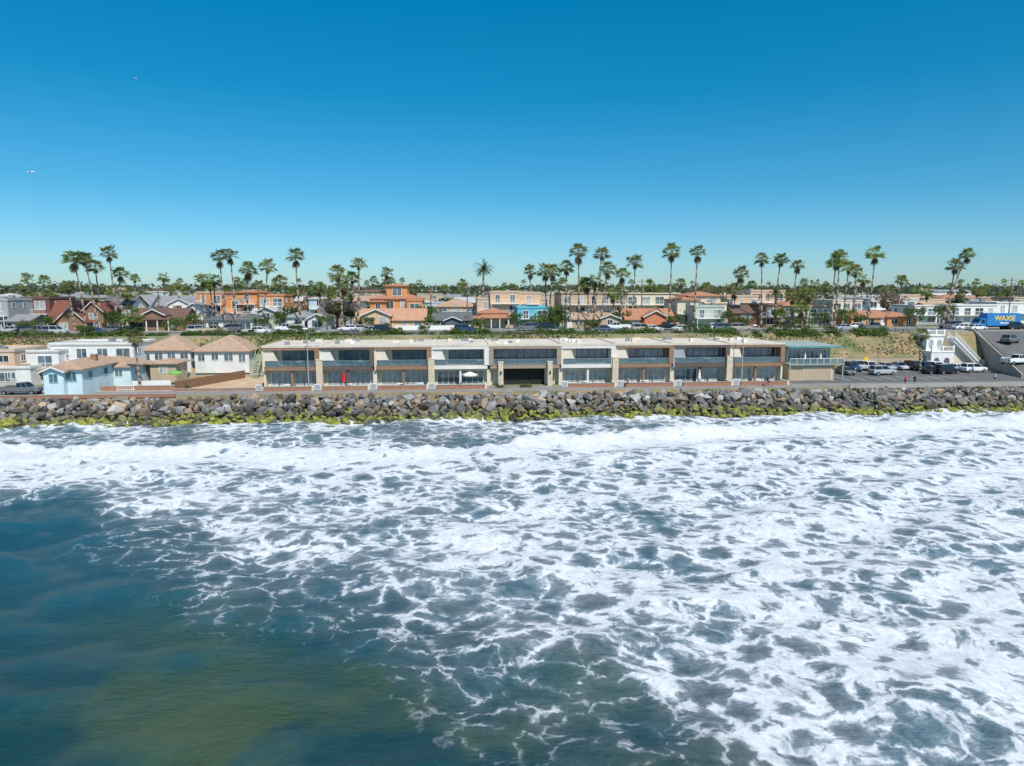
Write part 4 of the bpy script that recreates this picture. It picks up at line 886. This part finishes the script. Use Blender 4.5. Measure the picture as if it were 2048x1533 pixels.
tbm=MB(); tbm.cyl((0,0,.7),(0,0,.75),.55,.55,14,WHITE); tbt=tbm.mesh('table_top'); tbm=MB(); tbm.cyl((0,0,0),(0,0,.7),.05,.05,6,STEEL); tbm.cyl((0,0,0),(0,0,.04),.25,.25,10,STEEL); tbl=tbm.mesh('pedestal')
c1=MB(); c1.box(-.25,.25,-.25,.25,.4,.46,WOODF); c1=c1.mesh('seat'); c2=MB(); c2.box(-.25,.25,.21,.25,.47,.95,WOODF); c2=c2.mesh('backrest'); c3=MB(); c3.box(-.02,.02,-.02,.02,0,.4,WOODF); c3=c3.mesh('leg')
for u in (575,700,800,840,940,1170,1290,1400,1515):
    for (t,z,off) in ((109.6,3.1,0),(111.5,6.55,20)):
        if z>4 and u in (800,1170,1515): continue
        s=S(u+off,109.7,15); e=thing('patio_table','small round white patio table on a terrace','table',s,t,z,0,'patio tables'); put('table_top',tbt,e); put('pedestal',tbl,e)
        for dx,y in ((-1,H2),(1,-H2)):
            q=thing('patio_chair','brown wooden patio chair beside a round table','chair',s+dx,t,z,y,'patio chairs'); put('seat',c1,q); put('backrest',c2,q)
            for a in (-.22,.22):
                for c in (-.22,.22): put('leg',c3,q,(a,c,0))
# ------------------------------------------------------------ people
SKN=mat('skin',(.45,.24,.16),.6); HR=mat('hair',(.03,.02,.015),.7)
def person(s,t,z,yaw,pose,top,bot,label,par=None):
    J={'pel':(0,0,.95,.15),'che':(0,0,1.3,.16),'nk':(0,0,1.5,.06),'hd':(0,-.01,1.6,.1),'ht':(0,0,1.7,.085)}
    E=[('pel','che'),('che','nk'),('nk','hd'),('hd','ht')]
    def limb(a,pts):
        for i,(n_,x) in enumerate(pts): J[n_]=x; E.append((a,n_)); a=n_
    if pose=='walk': lg_=[((.1,-.02,.9,.1),(.11,-.2,.5,.065),(.11,-.3,.08,.04),(.11,-.48,.04,.035)),((-.1,.02,.9,.1),(-.11,.1,.5,.065),(-.11,.35,.14,.04),(-.11,.22,.04,.035))]; ar=[((.2,0,1.42,.06),(.25,.15,1.15,.04),(.25,.02,.92,.03)),((-.2,0,1.42,.06),(-.25,-.12,1.15,.04),(-.25,-.3,.98,.03))]
    elif pose=='stand': lg_=[((.1,0,.9,.1),(.11,-.02,.5,.065),(.11,0,.08,.04),(.12,-.2,.04,.035)),((-.1,0,.9,.1),(-.11,-.02,.5,.065),(-.11,0,.08,.04),(-.12,-.2,.04,.035))]; ar=[((.2,0,1.42,.06),(.26,.03,1.15,.04),(.24,-.08,.9,.03)),((-.2,0,1.42,.06),(-.26,.03,1.15,.04),(-.2,-.2,1.1,.03))]
    else: lg_=[((.1,-.1,.95,.1),(.12,-.48,.72,.065),(.12,-.35,.28,.04),(.12,-.5,.25,.035)),((-.1,-.1,.95,.1),(-.12,-.42,.88,.065),(-.12,-.25,.48,.04),(-.12,-.4,.45,.035))]; ar=[((.2,-.22,1.4,.06),(.24,-.42,1.2,.04),(.24,-.6,1.1,.03)),((-.2,-.22,1.4,.06),(-.24,-.42,1.2,.04),(-.24,-.6,1.1,.03))]; J.update({'che':(0,-.18,1.28,.16),'nk':(0,-.27,1.46,.06),'hd':(0,-.31,1.56,.1),'ht':(0,-.31,1.66,.085)})
    for i,l in enumerate(lg_): limb('pel',[('l%d%d'%(i,k),x) for k,x in enumerate(l)])
    for i,l in enumerate(ar): limb('che',[('a%d%d'%(i,k),x) for k,x in enumerate(l)])
    ks=list(J); me=bpy.data.meshes.new('person'); me.from_pydata([J[k][:3] for k in ks],[(ks.index(a),ks.index(b)) for a,b in E],[])
    o=bpy.data.objects.new('tmp',me); col.objects.link(o); md=o.modifiers.new('s','SKIN'); 
    for i,k in enumerate(ks): me.skin_vertices[0].data[i].radius=(J[k][3],)*2
    me.skin_vertices[0].data[0].use_root=True
    md.use_smooth_shade=True; m2=o.modifiers.new('d','SUBSURF'); m2.levels=1
    dg=bpy.context.evaluated_depsgraph_get(); nm=bpy.data.meshes.new_from_object(o.evaluated_get(dg)); bpy.data.objects.remove(o)
    nm.materials.clear()
    for m in (SKN,top,bot,HR): nm.materials.append(m)
    for f in nm.polygons:
        z_=f.center.z; x=abs(f.center.x); f.material_index=3 if z_>1.62 and f.center.y>J['hd'][1]-.04 else 1 if 1.0<z_<1.47 and x<.24 else 2 if .55<z_<=1.0 and x<.2 else 0
    return put('person',nm,None,W(s,t,z),A5+yaw,None,label,'person')
tw=mat('white_cloth',(.7,.7,.7),.8); tb_=mat('black_cloth',(.02,.02,.025),.8); tr=mat('red_cloth',(.5,.05,.04),.8); tn=mat('navy_cloth',(.03,.05,.12),.8)
person(S(1255,107,15),107,3.11,-H2,'walk',SKN,tn,'shirtless person walking along the promenade in navy shorts')
person(S(1810,105.5,15),105.6,3.11,.3,'stand',tr,tb_,'person in red top standing by the rocks')
person(S(1828,105.5,15),105.5,3.11,-.4,'stand',tb_,tn,'person in dark clothes standing by the rocks')
person(S(1938,120,13),119,3.11,1,'walk',tw,tn,'person in white shirt walking through the parking lot')
person(S(1990,107,13),107,3.11,H2,'walk',tw,tb_,'person in white shirt walking past the parking lot')
sb_=S(1535,106.5,15)
e=thing('bicycle','dark bicycle ridden along the promenade path','bicycle',sb_,106.5,3.11)
for x in (-.52,.52):
    b=MB()
    for k in range(20):
        a,c=k*math.pi/10,(k+1)*math.pi/10; b.cyl((.34*math.cos(a),0,.34*math.sin(a)),(.34*math.cos(c),0,.34*math.sin(c)),.025,.025,5,TY)
    for k in range(8): a=k*math.pi/4; b.cyl((0,0,0),(.33*math.cos(a),0,.33*math.sin(a)),.006,.006,4,STEEL)
    put('wheel',b.mesh('wheel'),e,(x,0,.36))
b=MB()
for p0,p1 in (((-.52,0,.36),(-.05,0,.32)),((-.52,0,.36),(-.15,0,.82)),((-.05,0,.32),(-.17,0,.85)),((-.05,0,.32),(.36,0,.8)),((-.15,0,.78),(.36,0,.85)),((.52,0,.36),(.34,0,1.0))): b.cyl(p0,p1,.025,.025,6,red)
put('frame',b.mesh('frame'),e); b=MB(); b.cyl((.34,-.28,1.05),(.34,.28,1.05),.02,.02,6,BLACK); put('handlebar',b.mesh('handlebar'),e); b=MB(); b.frus((-.32,-.02,-.08,.08),(-.3,-.05,-.05,.05),.85,.92,BLACK); put('saddle',b.mesh('saddle'),e)
person(sb_-.17,106.5,3.11,H2,'ride',tb_,tn,'cyclist in black shirt leaning over the handlebars')
def gull(x,y,z,yaw,sc):
    e=put('gull',None,None,(x,y,z),yaw,sc,'white gull gliding with wings spread in the sky','bird'); b=MB(); m=mat('gull_white',(.75,.75,.75),.7)
    b.cyl((-.28,0,0),(0,0,0),.02,.08,8,m); b.cyl((0,0,0),(.2,0,.01),.08,.05,8,m); b.cyl((.2,0,.01),(.32,0,.02),.05,.01,8,m); b.face([(-.28,0,0),(-.42,.08,0),(-.42,-.08,0)],m); put('body',b.mesh('body'),e)
    for sg in (-1,1):
        b=MB(); b.face([(.08,sg*.05,.02),(-.1,sg*.05,.02),(-.06,sg*.35,.14),(.06,sg*.35,.14)],m); b.face([(.06,sg*.35,.14),(-.06,sg*.35,.14),(-.12,sg*.75,.08)],mat('gull_grey',(.3,.31,.33))); put('wing',b.mesh('wing'),e)
gull(-41,60,28.5,.4,.9); gull(-42,80,42,1,.6)
# ------------------------------------------------------------ light, sky, camera
el=math.radians(52); dx,dy=.40,-.80
az=math.atan2(dx,dy)
w=bpy.data.worlds.new('World'); bpy.context.scene.world=w; w.use_nodes=True; nt=w.node_tree; nt.nodes.clear()
sk=nd(nt,'ShaderNodeTexSky',sky_type='NISHITA'); sk.sun_disc=False; sk.sun_elevation=el; sk.sun_rotation=az; sk.altitude=0; sk.air_density=1.0; sk.dust_density=.4; sk.ozone_density=3
tc=nd(nt,'ShaderNodeTexCoord'); sx=nd(nt,'ShaderNodeSeparateXYZ'); nt.links.new(tc.outputs['Generated'],sx.inputs[0])
rp=nd(nt,'ShaderNodeValToRGB'); nt.links.new(sx.outputs[2],rp.inputs[0]); cr_=rp.color_ramp
pts_=[(0,(.36,.50,.62)),(.05,(.285,.475,.60)),(.13,(.14,.435,.555)),(.26,(.026,.425,.55)),(.38,(.004,.455,.585)),(.6,(.55,.74,.80)),(1,(.74,.82,.85))]
cr_.elements[0].position=0; cr_.elements[1].position=1
for i in range(1,6): cr_.elements.new(pts_[i][0])
for i,(ps,c) in enumerate(pts_): cr_.elements[i].position=ps; cr_.elements[i].color=(*c,1)
vmul=nd(nt,'ShaderNodeVectorMath',operation='MULTIPLY'); nt.links.new(sk.outputs[0],vmul.inputs[0]); nt.links.new(rp.outputs[0],vmul.inputs[1])
vsc=nd(nt,'ShaderNodeVectorMath',operation='SCALE'); vsc.inputs['Scale'].default_value=1.35; nt.links.new(vmul.outputs[0],vsc.inputs[0])
bg=nd(nt,'ShaderNodeBackground'); bg.inputs[1].default_value=.15; nt.links.new(vsc.outputs[0],bg.inputs[0]); wo=nd(nt,'ShaderNodeOutputWorld'); nt.links.new(bg.outputs[0],wo.inputs[0])
ld=bpy.data.lights.new('sun','SUN'); ld.energy=4.6; ld.angle=math.radians(.5); ld.color=(1,.95,.87); lo=bpy.data.objects.new('sun',ld); col.objects.link(lo)
hd=math.hypot(dx,dy); dv=Vector((dx/hd*math.cos(el),dy/hd*math.cos(el),math.sin(el))); lo.rotation_euler=dv.to_track_quat('Z','Y').to_euler()
cd=bpy.data.cameras.new('camera'); cd.lens=24; cd.sensor_width=36; cd.clip_start=.5; cd.clip_end=30000; co=bpy.data.objects.new('camera',cd); col.objects.link(co)
co.location=(0,0,CAMZ); co.rotation_euler=(math.pi/2-PITCH,0,0); bpy.context.scene.camera=co
sc=bpy.context.scene; sc.view_settings.view_transform='Standard'; sc.view_settings.look='None'; sc.view_settings.exposure=0
